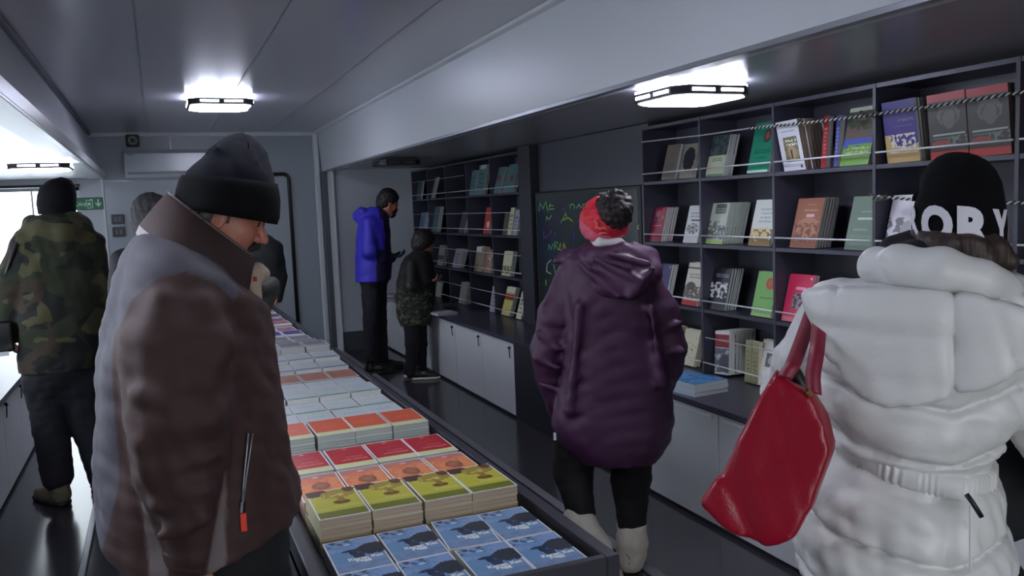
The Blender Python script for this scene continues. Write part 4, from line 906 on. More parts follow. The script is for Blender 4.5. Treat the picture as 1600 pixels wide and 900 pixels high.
# leaflets on the counter by the child
for i, (px, py, rz) in enumerate(((607, 470, .2), (612, 462, .5), (690, 490, .1))):
    p = at(px, py, 2, .615); M_ = MB().box((-.10, -.14, 0), (.10, .14, .012 + .006 * i)).obj('booklet', mat('booklet_paper', (170, 166, 176), .6)); M_.location = (p[0], p[1], .6125); M_.rotation_euler = (0, 0, rz)
    tag(M_, ['pale booklets on the counter behind blue jacket person, left', 'pale booklets on the counter between man and child', 'white booklet on the counter right of the child'][i], 'booklet')

# ------------------------------------------------------------------ people
M_skin = mat('skin_ruddy', (176, 112, 92), .5, noise=.10, nscale=22, bump=.12, bscale=180)
M_skin2 = mat('skin_pale', (190, 140, 118), .5, noise=.06, nscale=20)
M_eye = mat('eye_dark', (46, 34, 30), .2); M_lip = mat('lips', (150, 84, 76), .5)
M_trb = mat('black_trousers', (16, 16, 20), .85, bump=.3, bscale=30)
M_trn = mat('navy_trousers', (20, 20, 30), .85, bump=.3, bscale=30)
M_hk = mat('dark_hair', (28, 18, 19), .6, noise=.4, nscale=60, bump=.8, bscale=90, stretch=(1, 1, .25))
M_hb = mat('brown_hair', (50, 36, 30), .55, noise=.5, nscale=60, bump=.8, bscale=90, stretch=(1, 1, .2))
M_hg = mat('grey_hair', (70, 68, 72), .7, noise=.4, nscale=60, bump=.6, bscale=90)
SKINS = [M_skin, M_eye, M_lip]
def add_body(root, j, parts, skins, s=1.0):
    V, Q = body_field(j, s); me = nmesh('body', [(V, Q, 0)] + parts, skins); return link('body', me, root)
def add_shoes(root, feet, fwds, up_mat, sole_mat, s=1.0, name='shoe'):
    for p, f in zip(feet, fwds):
        a, b = shoe(p, f, s); o = link(name, nmesh(name, [a], up_mat), root); link('sole', nmesh('sole', [b], sole_mat), o)
def trousers(root, hips, kne, ank, pel, r, m, h=.009, seed=3, name='trousers', rp=.14, top=.1):
    pts = hips + kne + ank + [pel]; lo, hi = bounds(pts, .2); f = Field(lo, hi, h)
    for a, b, c in zip(hips, kne, ank): f.cone(a, pel, r[0], rp, k=.05).chain([a, b, c], r, k=.02)
    f.cone(pel, pel + np.array([0, 0, top]), rp, rp * .95, k=.03); f.folds(.004, 32, seed, (1, 1, 1.6))
    for c in ank: f.cut((c[0], c[1], c[2] - .045), (0, 0, -1)) if False else None
    return link(name, nmesh(name, [f.nets(1)], m), root)
def scalp(center, fwd, up, scale, m, root, name='hair', grow=.010, cutn=None, h=.006, seed=1, extra=None):
    """hair cap over the back and top of a head"""
    M = basis(fwd, up); f = Field((-.14, -.17, -.20), (.14, .15, .17), h)
    f.ell((0, -.018, .040), (.076 + grow, .094 + grow, .086 + grow), .02).ell((0, -.045, -.02), (.068 + grow * .5, .06 + grow, .075), .03)
    f.cut((0, .050, .02), (0, .85, -.55), k=.03)
    if extra: extra(f)
    f.folds(.004, 90, seed, (1.5, 1.2, .6)); V, Q = f.nets(1)
    return link(name, nmesh(name, [((V * scale) @ M.T + np.array(center), Q)], m), root)
def px_loop(fr, cx, cyy, ax, ay, b, off=0, n=40, boff=0):
    """closed loop: centre pixel, half-axis in pixels, depth half-axis in metres"""
    c = fr.p(cx, cyy, off); e = fr.p(cx + ax, cyy + ay, off) - c; return [tuple(c + e * math.cos(t) + np.array([0, b * math.sin(t) + boff, 0])) for t in np.linspace(0, 2 * PI, n, endpoint=False)]

# ===== man in brown jacket, foreground
fr = Frame(310, Y=1.95); P = fr.p
R0 = fr.root('person', 'man in brown and grey winter jacket and dark knit cap looking down at book table', 'person')
hc = P(343, 332, -.01); yw = .10; HS = .95
fd = np.array([math.cos(-.36) * math.cos(yw), math.cos(-.36) * math.sin(yw), math.sin(-.36)])
cc_ = P(356, 312); hV, hQ, hM = head_mesh(hc, fd, scale=HS, h=.0038, squash=(cc_, np.array([.097, .090, .075]), P(350, 352)[2]))
wr = P(297, 862, -.21)
hand = hand_mesh(wr + (0, 0, -.01), (.05, .02, -1), (.2, 1, 0), curl=.45, thumb=1)
J = dict(neck=P(318, 385), chest=P(295, 500, .02), pelvis=np.array([-.02, .02, .95]), shol=P(290, 455, -.17), shor=P(300, 455, .19), elbl=P(276, 680, -.20), elbr=P(330, 680, .24),
         wril=wr, wrir=P(360, 800, .24), hipl=np.array([.03, -.08, .90]), hipr=np.array([.03, .10, .90]), knel=np.array([.08, -.09, .50]), kner=np.array([.05, .11, .50]), ankl=np.array([.05, -.09, .09]), ankr=np.array([.02, .12, .09]), fwd=(1, 0, 0))
add_body(R0, J, [(hV, hQ, hM), hand], SKINS)
trousers(R0, [J['hipl'], J['hipr']], [J['knel'], J['kner']], [J['ankl'] + (0, 0, .02), J['ankr'] + (0, 0, .02)], J['pelvis'] + (.03, 0, 0), [.11, .085, .07], M_trb)
add_shoes(R0, [(0, -.09), (-.03, .12)], [(1, 0), (1, 0)], M_blk, M_blk, 1.05)
# jacket
rings = [fr.ring(*q) for q in ((348, 240, 305, .06), (362, 218, 335, .12), (385, 198, 380, .165), (412, 184, 402, .20), (450, 172, 410, .222), (500, 162, 416, .232), (560, 155, 426, .236), (640, 152, 440, .238), (720, 153, 453, .24), (800, 155, 474, .242), (838, 163, 482, .242), (862, 180, 488, .236), (885, 205, 492, .225))]
f = Field((-.30, -.36, .72), (.38, .33, 1.66), .0075); f.loft(rings, e=2.2)
f.cut(P(200, 876) + (0, 0, .004), (0.24, 0, -1), k=.01)
f.cut(P(300, 402), (.60, 0, .80), k=.02); f.cut(P(180, 850), (-.75, 0, -1), k=.03)
f.cone(P(282, 458, -.125), P(276, 540, -.185), .088, .100, k=.03).cone(P(276, 540, -.19), P(280, 640, -.215), .100, .094, k=.006)
f.cone(P(280, 640, -.215), P(283, 730, -.222), .094, .082, k=.006).cone(P(283, 730, -.222), P(297, 850, -.215), .082, .050, k=.004)
for (a_, b_, r_) in (((225, 612), (325, 650), .008), ((230, 690), (330, 655), .008), ((235, 735), (330, 712), .008), ((248, 790), (322, 766), .007), ((255, 838), (318, 812), .006)): f.cone(P(*a_, -.285), P(*b_, -.300), r_, r_ * .6, k=.045)
for (a_, b_, r_) in (((255, 470), (235, 560), .006), ((320, 470), (350, 540), .006)): f.cone(P(*a_, -.235), P(*b_, -.262), r_, r_, k=.04)
f.cone(P(300, 455, .13), P(330, 650, .22), .09, .085, k=.03).cone(P(330, 650, .22), P(370, 780, .23), .085, .055, k=.03)
f.cone(P(297, 866, -.20), P(297, 892, -.20), .0, .0, k=0)
f.cut(P(297, 876, -.20), (0, 0, -1)) if False else None
f.folds(.0045, 17, 11, (1, 1, .8)); f.folds(.0035, 30, 6, (1, 1, .7)); f.folds(.0030, 55, 5, (1, .6, 1))
V, Q = f.nets(1)
def jm(c):
    u, v = fr.px(c); b = c[:, 1]; W = np.zeros((len(c), 2)); s1 = lambda q: np.clip(q / 3 + .5, 0, 1)
    yb = np.interp(u, [150, 190, 205, 240, 290, 340, 366, 400], [560, 505, 470, 438, 424, 444, 470, 430])
    g1 = s1(yb - v) * s1(372 - u)
    bx = np.interp(v, [300, 470, 560, 640, 700, 760, 830, 900], [200, 186, 174, 178, 185, 186, 168, 148]); g1 = np.maximum(g1, s1(bx - u) * (b < .12) * (b > -.245))
    W[:, 0] = g1; out = b > -.262
    W[:, 1] = np.maximum(s1(353 - u) * s1(v - 735) * s1(u - np.interp(v, [735, 900], [352, 322])) * (u > 318), s1(u - np.interp(v, [785, 880], [221, 232])) * s1(np.interp(v, [785, 880], [223, 262]) - u) * s1(v - 785)) * out
    return W
M_bj = mat('jacket_brown', (52, 33, 31), .72, noise=.05, nscale=3, bump=.15, bscale=350); M_bg = mat('jacket_grey', (104, 98, 110), .5, noise=.05, nscale=3, bump=.15, bscale=350); M_bt = mat('jacket_taupe', (130, 118, 118), .7, bump=.2, bscale=300)
jme = nmesh('jacket', [(V, Q)], blend_mat('jacket_panels', [(56, 33, 31), (66, 64, 74), (108, 97, 97)], .72)); paint(jme, jm(V)); jk = link('jacket', jme, R0)
# cuff
g = Field(*bounds([P(297, 850, -.2), P(297, 895, -.2)], .09), .005); g.cone(P(296, 846, -.21), P(298, 880, -.21), .054, .048, k=0); g.cut(P(297, 880, -.20), (-.2, 0, -1)).cut(P(297, 846, -.2), (0, 0, 1)).folds(.002, 60, 3)
link('cuff', nmesh('cuff', [g.nets(1)], M_bj), jk)
# stand-up collar: outer shell and taupe lining
def band(levels, th, name, m, par, n=48, t0=0, t1=2 * PI, ribs=0):
    outer = []; inner = []
    for (cx, cyy, ax, ay, b, bo) in levels:
        c = fr.p(cx, cyy); e = fr.p(cx + ax, cyy + ay) - c; lo_ = []; li = []
        for t in np.linspace(t0, t1, n):
            d = e * math.cos(t) + np.array([0, b * math.sin(t) + bo, 0]); w = 1 + ribs * math.sin(t * 40); lo_.append(tuple(c + d * w)); li.append(tuple(c + d * (1 - th / np.linalg.norm(d))))
        outer.append(lo_); inner.append(li)
    mb = MB(); mb.loops(outer, closed=False); mb.loops(inner, closed=False); mb.loops([outer[-1], inner[-1]], closed=False); mb.loops([outer[0], inner[0]], closed=False)
    mb.loops([[l[0] for l in outer], [l[0] for l in inner]], closed=False); mb.loops([[l[-1] for l in outer], [l[-1] for l in inner]], closed=False)
    return mb.obj(name, m, par, smooth=True)
band([(300, 432, 80, 58, .150, 0), (304, 414, 82, 60, .148, 0), (318, 385, 77, 56, .128, 0), (328, 362, 71, 52, .108, 0), (331, 355, 68, 50, .098, 0)], .010, 'collar', M_bj, jk)
band([(298, 436, 78, 54, .148, 0), (301, 424, 84, 58, .154, 0), (305, 413, 83, 59, .151, 0)], .012, 'collar_base', mat('collar_taupe', (150, 142, 146), .7), jk)
band([(327, 364, 64, 47, .090, 0), (331, 354, 65, 48, .088, 0), (332, 351, 67, 50, .091, 0), (332, 352, 69, 51, .094, 0)], .004, 'collar_lining', M_bt, jk)
# open front: lining edge and far flap
f = Field(*bounds([P(385, 405), P(482, 812)], .10), .005)
f.cone(P(400, 424, -.02), P(408, 428, .0), .020, .018, k=.02).cone(P(396, 440, -.03), P(399, 466, -.03), .015, .014, k=.02)
f.chain([P(400, 468, -.02), P(411, 520, -.02), P(424, 590, -.02), P(437, 650, -.02), P(449, 720, -.02), P(466, 780, -.02)], [.010, .008, .008, .0075, .007, .006], k=.01); f.folds(.0025, 60, 2)
link('front_lining', nmesh('front_lining', [f.nets(1)], mat('lining_tan', (168, 148, 132), .75, bump=.2, bscale=200)), jk)
MB().box(P(396, 440, -.05), P(401, 432, -.045), 0).obj('stitched_label', mat('red_thread', (150, 40, 44), .7), jk)
f = Field(*bounds([P(405, 435, .05), P(425, 500, .1)], .06), .005); f.cone(P(412, 452, .05), P(424, 444, .08), .012, .012, k=.02).cone(P(420, 450, .08), P(409, 492, .07), .022, .016, k=.02).folds(.003, 50, 1)
link('far_flap', nmesh('far_flap', [f.nets(1)], mat('flap_olive', (46, 46, 44), .7)), jk)
# pocket zip with pull tab
def surf_b(u, v):
    """outermost near surface of the jacket at a pixel"""
    d = V - P(u, v); d[:, 1] = 0; s_ = np.linalg.norm(d, axis=1) < .014; return V[s_][:, 1].min() if s_.any() else -.22
zp = [(388, 677), (386, 700), (383, 730), (380, 760), (378, 790)]; Z3 = [P(u, v, surf_b(u, v) - .003) for u, v in zp]
Z3b = [P(u + 7 - i * 1.4, v, surf_b(u + 5, v) - .003) for i, (u, v) in enumerate(zp)]
MB().tube(Z3, .0022, 6).tube(Z3b, .0016, 6).obj('pocket_zip', M_alu, jk, smooth=True)
MB().tube([P(380, 783, surf_b(380, 783) - .006), P(379, 800, surf_b(379, 800) - .007)], .0055, 6).obj('zip_slider', M_chr, jk)
q0 = surf_b(381, 812) - .010
MB().box(P(376.5, 832, q0 - .004), P(384.5, 800, q0 + .003), bev=.0015).obj('zip_pull', mat('pull_orange', (224, 60, 36), .5), jk)
# cap
ML = [(355, 336, 73, 13, .094), (354, 338, 79, 13, .106), (356, 328, 81, 12, .112), (358, 305, 80, 9, .113), (359, 290, 77, 8, .110), (360, 281, 74, 7, .104), (360, 281, 69, 6, .097), (361, 272, 66, 5, .094), (363, 258, 56, 3, .083), (366, 244, 46, 0, .066), (364, 233, 36, -2, .052), (358, 224, 25, -4, .036), (354, 219, 13, -3, .02)]
ls = []
for i, q in enumerate(ML):
    l = px_loop(fr, q[0], q[1], q[2], q[3], q[4], n=96)
    if i >= 7: l = [tuple(np.array(p) + np.array([.004, .004, .003]) * math.sin(7 * k / 96 * 2 * PI + i) * (i - 6) * .8) for k, p in enumerate(l)]
    ls.append(l)
cap = MB().loops(ls[:7], capa=True, capb=False).obj('cap', knit('cap_band_knit', (13, 13, 16)), R0, smooth=True)
MB().loops(ls[6:], capa=False, capb=True).obj('crown', knit('cap_crown_knit', (30, 31, 40)), cap, smooth=True)
# moustache, eyebrow, grey sideburn hair
Mh = basis(fd); T = lambda p: np.array(hc) + Mh @ (np.array(p) * HS)
f = Field(*bounds([T((0, .09, -.055))], .05), .0025)
for q in (-1, 1): f.cone(T((.004 * q, .1, -.049)), T((.026 * q, .083, -.062)), .0085, .006, k=.006)
f.folds(.0015, 260, 4); link('moustache', nmesh('moustache', [f.nets(1)], mat('moustache_hair', (34, 26, 26), .8)), R0)
f = Field(*bounds([T((-.03, .088, .02)), T((.03, .088, .02))], .03), .0025)
for q in (-1, 1): f.cone(T((.018 * q, .0925, .021)), T((.044 * q, .079, .021)), .0042, .003, k=.003)
link('eyebrows', nmesh('eyebrows', [f.nets(1)], mat('eyebrow_hair', (60, 46, 42), .8)), R0)
f = Field(*bounds([T((0, -.05, 0))], .13), .005)
for q in (-1, 1): f.cone(T((.068 * q, -.03, -.01)), T((.058 * q, -.045, -.06)), .012, .012, k=.02).cone(T((.074 * q, .012, .02)), T((.072 * q, .012, -.02)), .006, .004, k=.01)
f.folds(.003, 120, 2); link('hair', nmesh('hair', [f.nets(1)], M_hg), R0)

# ===== woman in purple coat, walking away
fr = Frame(950, Y=3.1); P = fr.p
R1 = fr.root('person', 'person in long purple hooded coat, red headband and pale boots walking away', 'person')
hc = P(945, 352, .02); fd = (-.25, 1, -.12)
hV, hQ, hM = head_mesh(hc, fd, scale=.96, h=.006)
J = dict(neck=P(945, 390), chest=P(950, 450), pelvis=P(960, 640), shol=P(893, 425), shor=P(1005, 430), elbl=P(858, 545, .01), elbr=P(1045, 540, .01), wril=P(874, 636, .115), wrir=P(1037, 595, .15), footl=P(938, 858, -.17), fwdl=(.40, .70, -.80),
         hipl=P(920, 665), hipr=P(988, 665), knel=P(893, 735, .02), kner=P(985, 750, .02), ankl=P(925, 838, -.125), ankr=P(986, 868, .0), fwd=(.05, 1, 0))
hands = [hand_mesh(J['wril'], (.5, .6, -.4), (1, 0, 0), .9, .7), hand_mesh(J['wrir'], (-.5, .6, -.3), (-1, 0, 0), .9, .7, -1)]
add_body(R1, J, [(hV, hQ, hM)] + hands, SKINS, .92)
trousers(R1, [P(905, 672), P(984, 672)], [P(895, 735, .02), P(986, 750, .02)], [P(908, 800, -.06), P(987, 815)], P(950, 640), [.098, .083, .060], mat('black_leggings', (10, 10, 13), .8), rp=.15, top=.12)
# boots
def boot(shaft, toe, heel, r0, m, name='boot'):
    f = Field(*bounds([shaft[0], shaft[-1], toe, heel], .09), .006)
    f.chain(shaft, r0, k=.01); f.cone(shaft[-1], heel, r0[-1], .042, k=.03).cone(heel, toe, .042, .036, k=.03)
    for i in range(1, len(shaft)): f.cone(shaft[i] + (0, 0, .004), shaft[i] - (0, 0, .004), r0[i] * 1.08, k=.012)
    f.folds(.003, 48, 7); return f
bm_ = mat('boot_cream', (206, 200, 186), .8, noise=.06, nscale=20, bump=.4, bscale=60)
f = boot([P(987, 822), P(987, 845), P(986, 866)], P(985, 880, .14) * (1, 1, 0) + (0, 0, .04), P(986, 890, -.01) * (1, 1, 0) + (0, 0, .045), [.064, .062, .056], bm_); f.cut((0, 0, .004), (0, 0, -1)); f.cut(P(987, 817), (0, 0, 1))
b1 = link('boot', nmesh('boot', [f.nets(1)], bm_), R1)
link('decoration', MB().tube([P(978, 866, -.062), P(984, 872, -.064), P(983, 882, -.062), P(990, 868, -.062), P(995, 864, -.06)], .0022, 5).mesh('decoration', mat('boot_stitch', (110, 98, 86), .6)), b1)
sh_ = [P(900, 803, -.05), P(912, 825, -.10), P(926, 846, -.14)]
f = boot(sh_, P(962, 905, -.06), P(938, 858, -.17), [.063, .060, .054], bm_); n_ = sh_[0] - sh_[1]; f.cut(sh_[0] + n_ / np.linalg.norm(n_) * .012, n_); link('boot', nmesh('boot', [f.nets(1)], bm_), R1)
# coat
rings = [fr.ring(*q) for q in ((378, 915, 972, .07), (388, 902, 985, .10), (402, 885, 1000, .12), (425, 882, 1016, .14), (471, 888, 1024, .15), (520, 882, 1034, .155), (586, 878, 1046, .165), (630, 868, 1050, .175), (660, 865, 1051, .18), (685, 876, 1048, .18), (702, 892, 1038, .175), (712, 903, 1028, .17))]
f = Field((-.42, -.28, .46), (.42, .38, 1.50), .0085); f.loft(rings, e=2.5)
f.chain([P(893, 432, .01), P(868, 490, .0), P(857, 545, .01)], [.062, .068, .072], k=.03).chain([P(857, 545, .01), P(862, 590, .05), P(874, 640, .12)], [.072, .066, .050], k=.006)
f.chain([P(1005, 436, .01), P(1034, 490, .0), P(1047, 540, .01)], [.062, .066, .068], k=.03).chain([P(1047, 540, .01), P(1044, 575, .07), P(1036, 600, .16)], [.068, .060, .050], k=.006)
for (a_, b_) in (((905, 480), (890, 640)), ((1018, 480), (1034, 600))): f.cone(P(*a_, -.150), P(*b_, -.160), .006, .010, k=.05)
for (a_, b_) in (((840, 520), (872, 545)), ((838, 560), (872, 575)), ((1030, 520), (1062, 505)), ((1032, 550), (1066, 548)), ((850, 480), (876, 505)), ((845, 600), (880, 612))): f.cone(P(*a_, -.055), P(*b_, -.07), .008, .010, k=.02)
f.folds(.004, 14, 21, (1, 1, .9)); f.folds(.003, 34, 4)
M_pu = mat('coat_purple', (64, 30, 62), .55, noise=.06, nscale=3, bump=.2, bscale=300)
co = link('coat', nmesh('coat', [f.nets(1)], M_pu), R1)
# hood lying on the back
f = Field((-.30, -.30, 1.15), (.30, .20, 1.52), .0075)
f.chain([P(884, 402, .04), P(905, 420, -.05), P(945, 446, -.11), P(985, 446, -.12), P(1016, 428, -.07), P(1014, 402, .0), P(990, 386, .05)], [.026, .032, .040, .044, .036, .028, .022], k=.06)
f.chain([P(890, 398, .02), P(925, 402, -.08), P(975, 394, -.10), P(1005, 398, -.03)], [.022, .030, .030, .024], k=.05).cone(P(935, 418, -.07), P(990, 412, -.08), .050, .052, k=.05).cone(P(950, 440, -.10), P(985, 438, -.10), .046, .046, k=.05)
for (a_, b_) in (((905, 412), (965, 462)), ((930, 404), (1000, 440)), ((1020, 420), (985, 462)), ((950, 396), (1012, 412))): f.cone(P(*a_, -.15), P(*b_, -.175), .010, .012, k=.025)
f.folds(.0035, 24, 9, (1, 1, 2.0))
f.cone(P(868, 408, .0), P(885, 402, .02), .012, .03, k=.02)
link('hood', nmesh('hood', [f.nets(1)], mat('hood_purple', (72, 38, 70), .5, noise=.06, nscale=4, bump=.2, bscale=300)), co)
MB().loops([px_loop(fr, 961, 708, 58, -1, .155, n=40), px_loop(fr, 961, 701, 64, -1, .168, n=40)], capa=False, capb=False).obj('hem_band', M_pu, co, smooth=True)
f = Field(*bounds([P(905, 400), P(985, 370)], .12), .006); f.chain([P(912, 398, .03), P(920, 388, -.03), P(938, 379, -.075), P(968, 378, -.07), P(978, 384, .0)], [.016, .017, .016, .014, .012], k=.02).folds(.002, 60, 1)
link('scarf', nmesh('scarf', [f.nets(1)], mat('scarf_white', (214, 212, 216), .8)), R1)
# hair and headband
f = Field(*bounds([P(948, 345, .02)], .16), .005); f.ell(P(945, 345, .01), (.092, .10, .105), .01); f.cut(P(900, 372), (0, .2, -1), k=.02); f.folds(.004, 90, 5)
hr = link('hair', nmesh('hair', [f.nets(1)], M_hk), R1)
f = Field(*bounds([P(960, 332, -.05)], .13), .004); f.ell(P(959, 335, -.045), (.074, .066, .070), .01).ell(P(962, 322, -.04), (.060, .056, .045), .03)
for k in range(26):
    a = random.uniform(0, 2 * PI); e = random.uniform(.3, 1.3); c = P(960, 332, -.05); d = np.array([math.cos(a) * math.sin(e), math.sin(a) * math.sin(e) * .8, math.cos(e)]); f.cone(c + d * .045, c + d * (.078 + .010 * random.random()), .014, .006, k=.02)
f.folds(.005, 100, 8); link('bun', nmesh('bun', [f.nets(1)], M_hk), hr)
f = Field(*bounds([P(945, 350)], .17), .005); f.ell(P(944, 347, .01), (.103, .108, .112), .01)
f.cut(P(940, 308), (.62, -.45, .7), k=.01)
f.cut(P(945, 372), (0, .1, -1), k=.01); f.ell(P(963, 330, -.07), (.070, .08, .064), .012, 'd'); f.folds(.003, 45, 3, (1, 1, 2))
f.ell(P(944, 347, .01), (.094, .10, .104), 0, 'd')
def hm(c):
    u, v = fr.px(c); m = np.zeros(len(c), int); m[v > np.interp(u, [900, 915, 930, 960, 985], [338, 352, 364, 372, 362])] = 1; return m
hbn = link('headband', nmesh('headband', [f.nets(1)], [mat('headband_red', (206, 34, 52), .6, noise=.08, nscale=12, bump=.4, bscale=60), mat('headband_pink', (206, 92, 116), .7)], hm), R1)
MB().tube([P(929, 345, -.098), P(934, 350, -.104), P(931, 354, -.104), P(938, 358, -.108), P(944, 356, -.11), (P(950, 361, -.108))], .0045, 6).tube([P(936, 365, -.102), P(944, 364, -.108), P(951, 366, -.106)], .004, 6).obj('knot', mat('headband_print', (226, 110, 110), .6), hbn, smooth=True)
tagk = MB().box(P(865, 688, -.1), P(869, 676, -.098)); tagk.obj('drawcord_tip', M_trim, co)

# ===== woman in white puffer, near right
fr = Frame(1470, D=1.78); P = fr.p; K = fr.k
R2 = fr.root('person', 'person in white belted puffer coat and black beanie seen from behind at right', 'person')
hc = P(1496, 355, .02); fd = (-.2, 1, -.1)
hV, hQ, hM = head_mesh(hc, fd, scale=.98, h=.007)
base = np.array
J = dict(neck=P(1480, 430), chest=P(1455, 560), pelvis=P(1430, 830), shol=P(1330, 500), shor=P(1570, 500), elbl=P(1250, 590, .12), elbr=P(1640, 640, .02), wril=P(1215, 620, .34), wrir=P(1690, 760, .2),
         hipl=np.array([-.13, .02, .80]), hipr=np.array([.06, .02, .80]), knel=np.array([-.13, .03, .45]), kner=np.array([.06, .03, .45]), ankl=np.array([-.13, .0, .08]), ankr=np.array([.07, .0, .08]), fwd=(0, 1, 0))
hands = [hand_mesh(J['wril'], (.2, 1, -.2), (1, 0, 0), .9, .7), hand_mesh(J['wrir'], (-.5, .8, -.2), (-1, 0, 0), .9, .7, -1)]
add_body(R2, J, [(hV, hQ, hM)] + hands, [M_skin2, M_eye, M_lip], .92)
trousers(R2, [J['hipl'], J['hipr']], [J['knel'], J['kner']], [J['ankl'] + (0, 0, .03), J['ankr'] + (0, 0, .03)], P(1425, 850), [.10, .07, .055], mat('black_leggings', (10, 10, 13)), rp=.15, top=.1)
add_shoes(R2, [(-.13, -.04), (.07, -.04)], [(0, 1), (0, 1)], M_blk, M_blk, .95)
rings = [fr.ring(*q) for q in ((430, 1385, 1545, .10), (442, 1330, 1580, .13), (456, 1290, 1600, .15), (500, 1272, 1612, .175), (560, 1270, 1612, .19), (615, 1276, 1600, .19), (665, 1296, 1570, .18), (700, 1306, 1552, .17), (728, 1300, 1548, .175), (760, 1272, 1556, .19), (800, 1254, 1568, .205), (850, 1250, 1580, .215), (900, 1262, 1588, .215), (935, 1290, 1590, .21))]
f = Field((-.36, -.30, .60), (.56, .42, 1.50), .0060); f.loft(rings, e=2.3)
def quilt(f, amp, pitch, slope, ref, z1=9, z0=-9):
    def fn(x, y, z):
        s_ = z - ref + slope * np.abs(x - .02) + .018 * np.sin(7 * x + 3) + .05 * y
        q = np.abs(np.mod(s_ / pitch + .5, 1) - .5) * pitch; w = ((z < z1) & (z > z0)) * 1.0
        return w * (.013 * np.exp(-(q / .0065) ** 2) - .010 * np.sin(PI * q / pitch))
    f.warp(fn)
zb = P(1430, 712)[2]
quilt(f, .021, .105, -.30, zb + .02, 9, zb + .03); quilt(f, .021, .115, -.28, zb - .04, zb - .03, -9)
fw = fr
f.warp(lambda x, y, z: .010 * np.exp(-((z - (zb + .10 * (-x + .0) * .5)) / .022) ** 2))
f.chain([P(1312, 490), P(1262, 560, .04), P(1232, 605, .14), P(1215, 640, .26)], [.064, .058, .054, .045], k=.02)
f.chain([P(1570, 492), P(1612, 570, -.02), P(1640, 660, .0), P(1690, 770, .14)], [.072, .072, .064, .050], k=.02)
f.cut(P(1250, 862) + (0, 0, -.002), (-.33, 0, -1), k=.01)
f.folds(.006, 27, 31, (1, 1, .9)); f.folds(.0045, 55, 14, (1, 1, .8))
M_wc = mat('puffer_white', (208, 208, 206), .42, noise=.03, nscale=5, bump=.22, bscale=70)
co = link('puffer_coat', nmesh('puffer_coat', [f.nets(1)], M_wc), R2)
# gathered elastic belt
def beltpt(u, off=0):
    v = np.interp(u, [1300, 1350, 1400, 1450, 1500, 1550, 1590], [690, 697, 712, 722, 728, 728, 724]); return v
lp = []
for dv in (-19, -15, -6, 6, 15, 19):
    l = []
    for i in range(320):
        t = 2 * PI * i / 320; cx, cz = 1428, 712; c = P(cx, cz); e = P(cx + 126, cz) - c; q = c + e * math.cos(t) + np.array([0, (.178 + .002 * abs(dv) * -.3) * math.sin(t), 0])
        q[2] -= .045 * math.cos(t) * 1.0 - .006; q[2] -= dv * K; rr = .0022 * math.sin(t * 74 + 1.6 * math.sin(t * 9) + dv * .06) * (.6 + .6 * math.sin(t * 13)) + (.006 if abs(dv) < 16 else -.006)
        q[:2] += rr * np.array([math.cos(t), math.sin(t)]); l.append(tuple(q))
    lp.append(l)
MB().loops(lp[::-1], capa=False, capb=False).obj('belt', M_wc, co, smooth=True)
# hood hanging on back: quilted flap
f = Field((-.34, -.36, 1.02), (.42, .10, 1.52), .0075)
hp = [(P(u, v)[0], P(u, v)[2]) for u, v in ((1266, 447), (1330, 436), (1420, 434), (1520, 442), (1590, 462), (1606, 510), (1598, 545), (1530, 572), (1460, 590), (1400, 600), (1352, 582), (1320, 552), (1290, 510))]
f.poly(hp, -.172, lambda X, Z: .034 + 0 * X, k=.0)
f.warp(lambda x, y, z: -.008 * (np.abs(np.sin(PI * (z - 1.1 + .06 * x) / .082)) ** .35 - .7) * (x < .02) + .010 * np.exp(-((x - .02) / .006) ** 2) + .006 * np.exp(-((x - .11 + .3 * (z - 1.3)) / .006) ** 2) + .007 * np.exp(-((x + .17) / .006) ** 2))
f.warp(lambda x, y, z: 0.0 * x * y * z + .35 * np.maximum(0, np.abs(x - .02) - .16) ** 2 * 0)
f.folds(.003, 34, 3, (1, 1, .6)); hV2, hQ2 = f.nets(1)
hV2[:, 1] += 1.6 * np.maximum(0, np.abs(hV2[:, 0] - .03) - .06) ** 2 + .25 * np.maximum(0, hV2[:, 2] - 1.38)
link('hood', nmesh('hood', [(hV2, hQ2)], M_wc), co)
# collar roll
f = Field((-.26, -.26, 1.30), (.36, .26, 1.60), .0075)
f.chain([P(1374, 408, .05), P(1372, 411, -.05), P(1410, 410, -.11), P(1470, 417, -.135), P(1520, 430, -.125), P(1565, 446, -.08), P(1594, 468, .0)], [.022, .022, .023, .022, .019, .016, .014], k=.03).chain([P(1372, 424, -.05), P(1410, 424, -.12), P(1470, 428, -.145), P(1530, 440, -.13), P(1570, 456, -.08)], [.018, .021, .021, .017, .014], k=.04)
f.chain([P(1374, 408, .05), P(1400, 420, .12), P(1500, 440, .14), P(1580, 455, .08), P(1594, 468, .0)], [.022, .02, .02, .02, .016], k=.03).folds(.004, 30, 6)
link('collar', nmesh('collar', [f.nets(1)], M_wc), co)
MB().tube([P(1510, 772, -.21), P(1520, 786, -.213), P(1534, 808, -.214)], .0042, 6).obj('pocket_zip', M_blk, co, smooth=True)
MB().tube([P(1516, 790, -.221), P(1516, 893, -.222)], .002, 5).obj('seam', M_wc, co)
f = Field(*bounds([P(1395, 385), P(1560, 425)], .16), .007); f.chain([P(1405, 396, .06), P(1400, 394, -.04), P(1440, 398, -.085), P(1478, 406, -.085)], [.022, .022, .024, .020], k=.03).cone(P(1474, 392), P(1475, 440), .066, .07, k=.03).cone(P(1425, 384, -.02), P(1405, 398, -.03), .022, .026, k=.02).folds(.004, 40, 2)
link('scarf', nmesh('scarf', [f.nets(1)], mat('scarf_black', (16, 15, 24), .9)), R2)
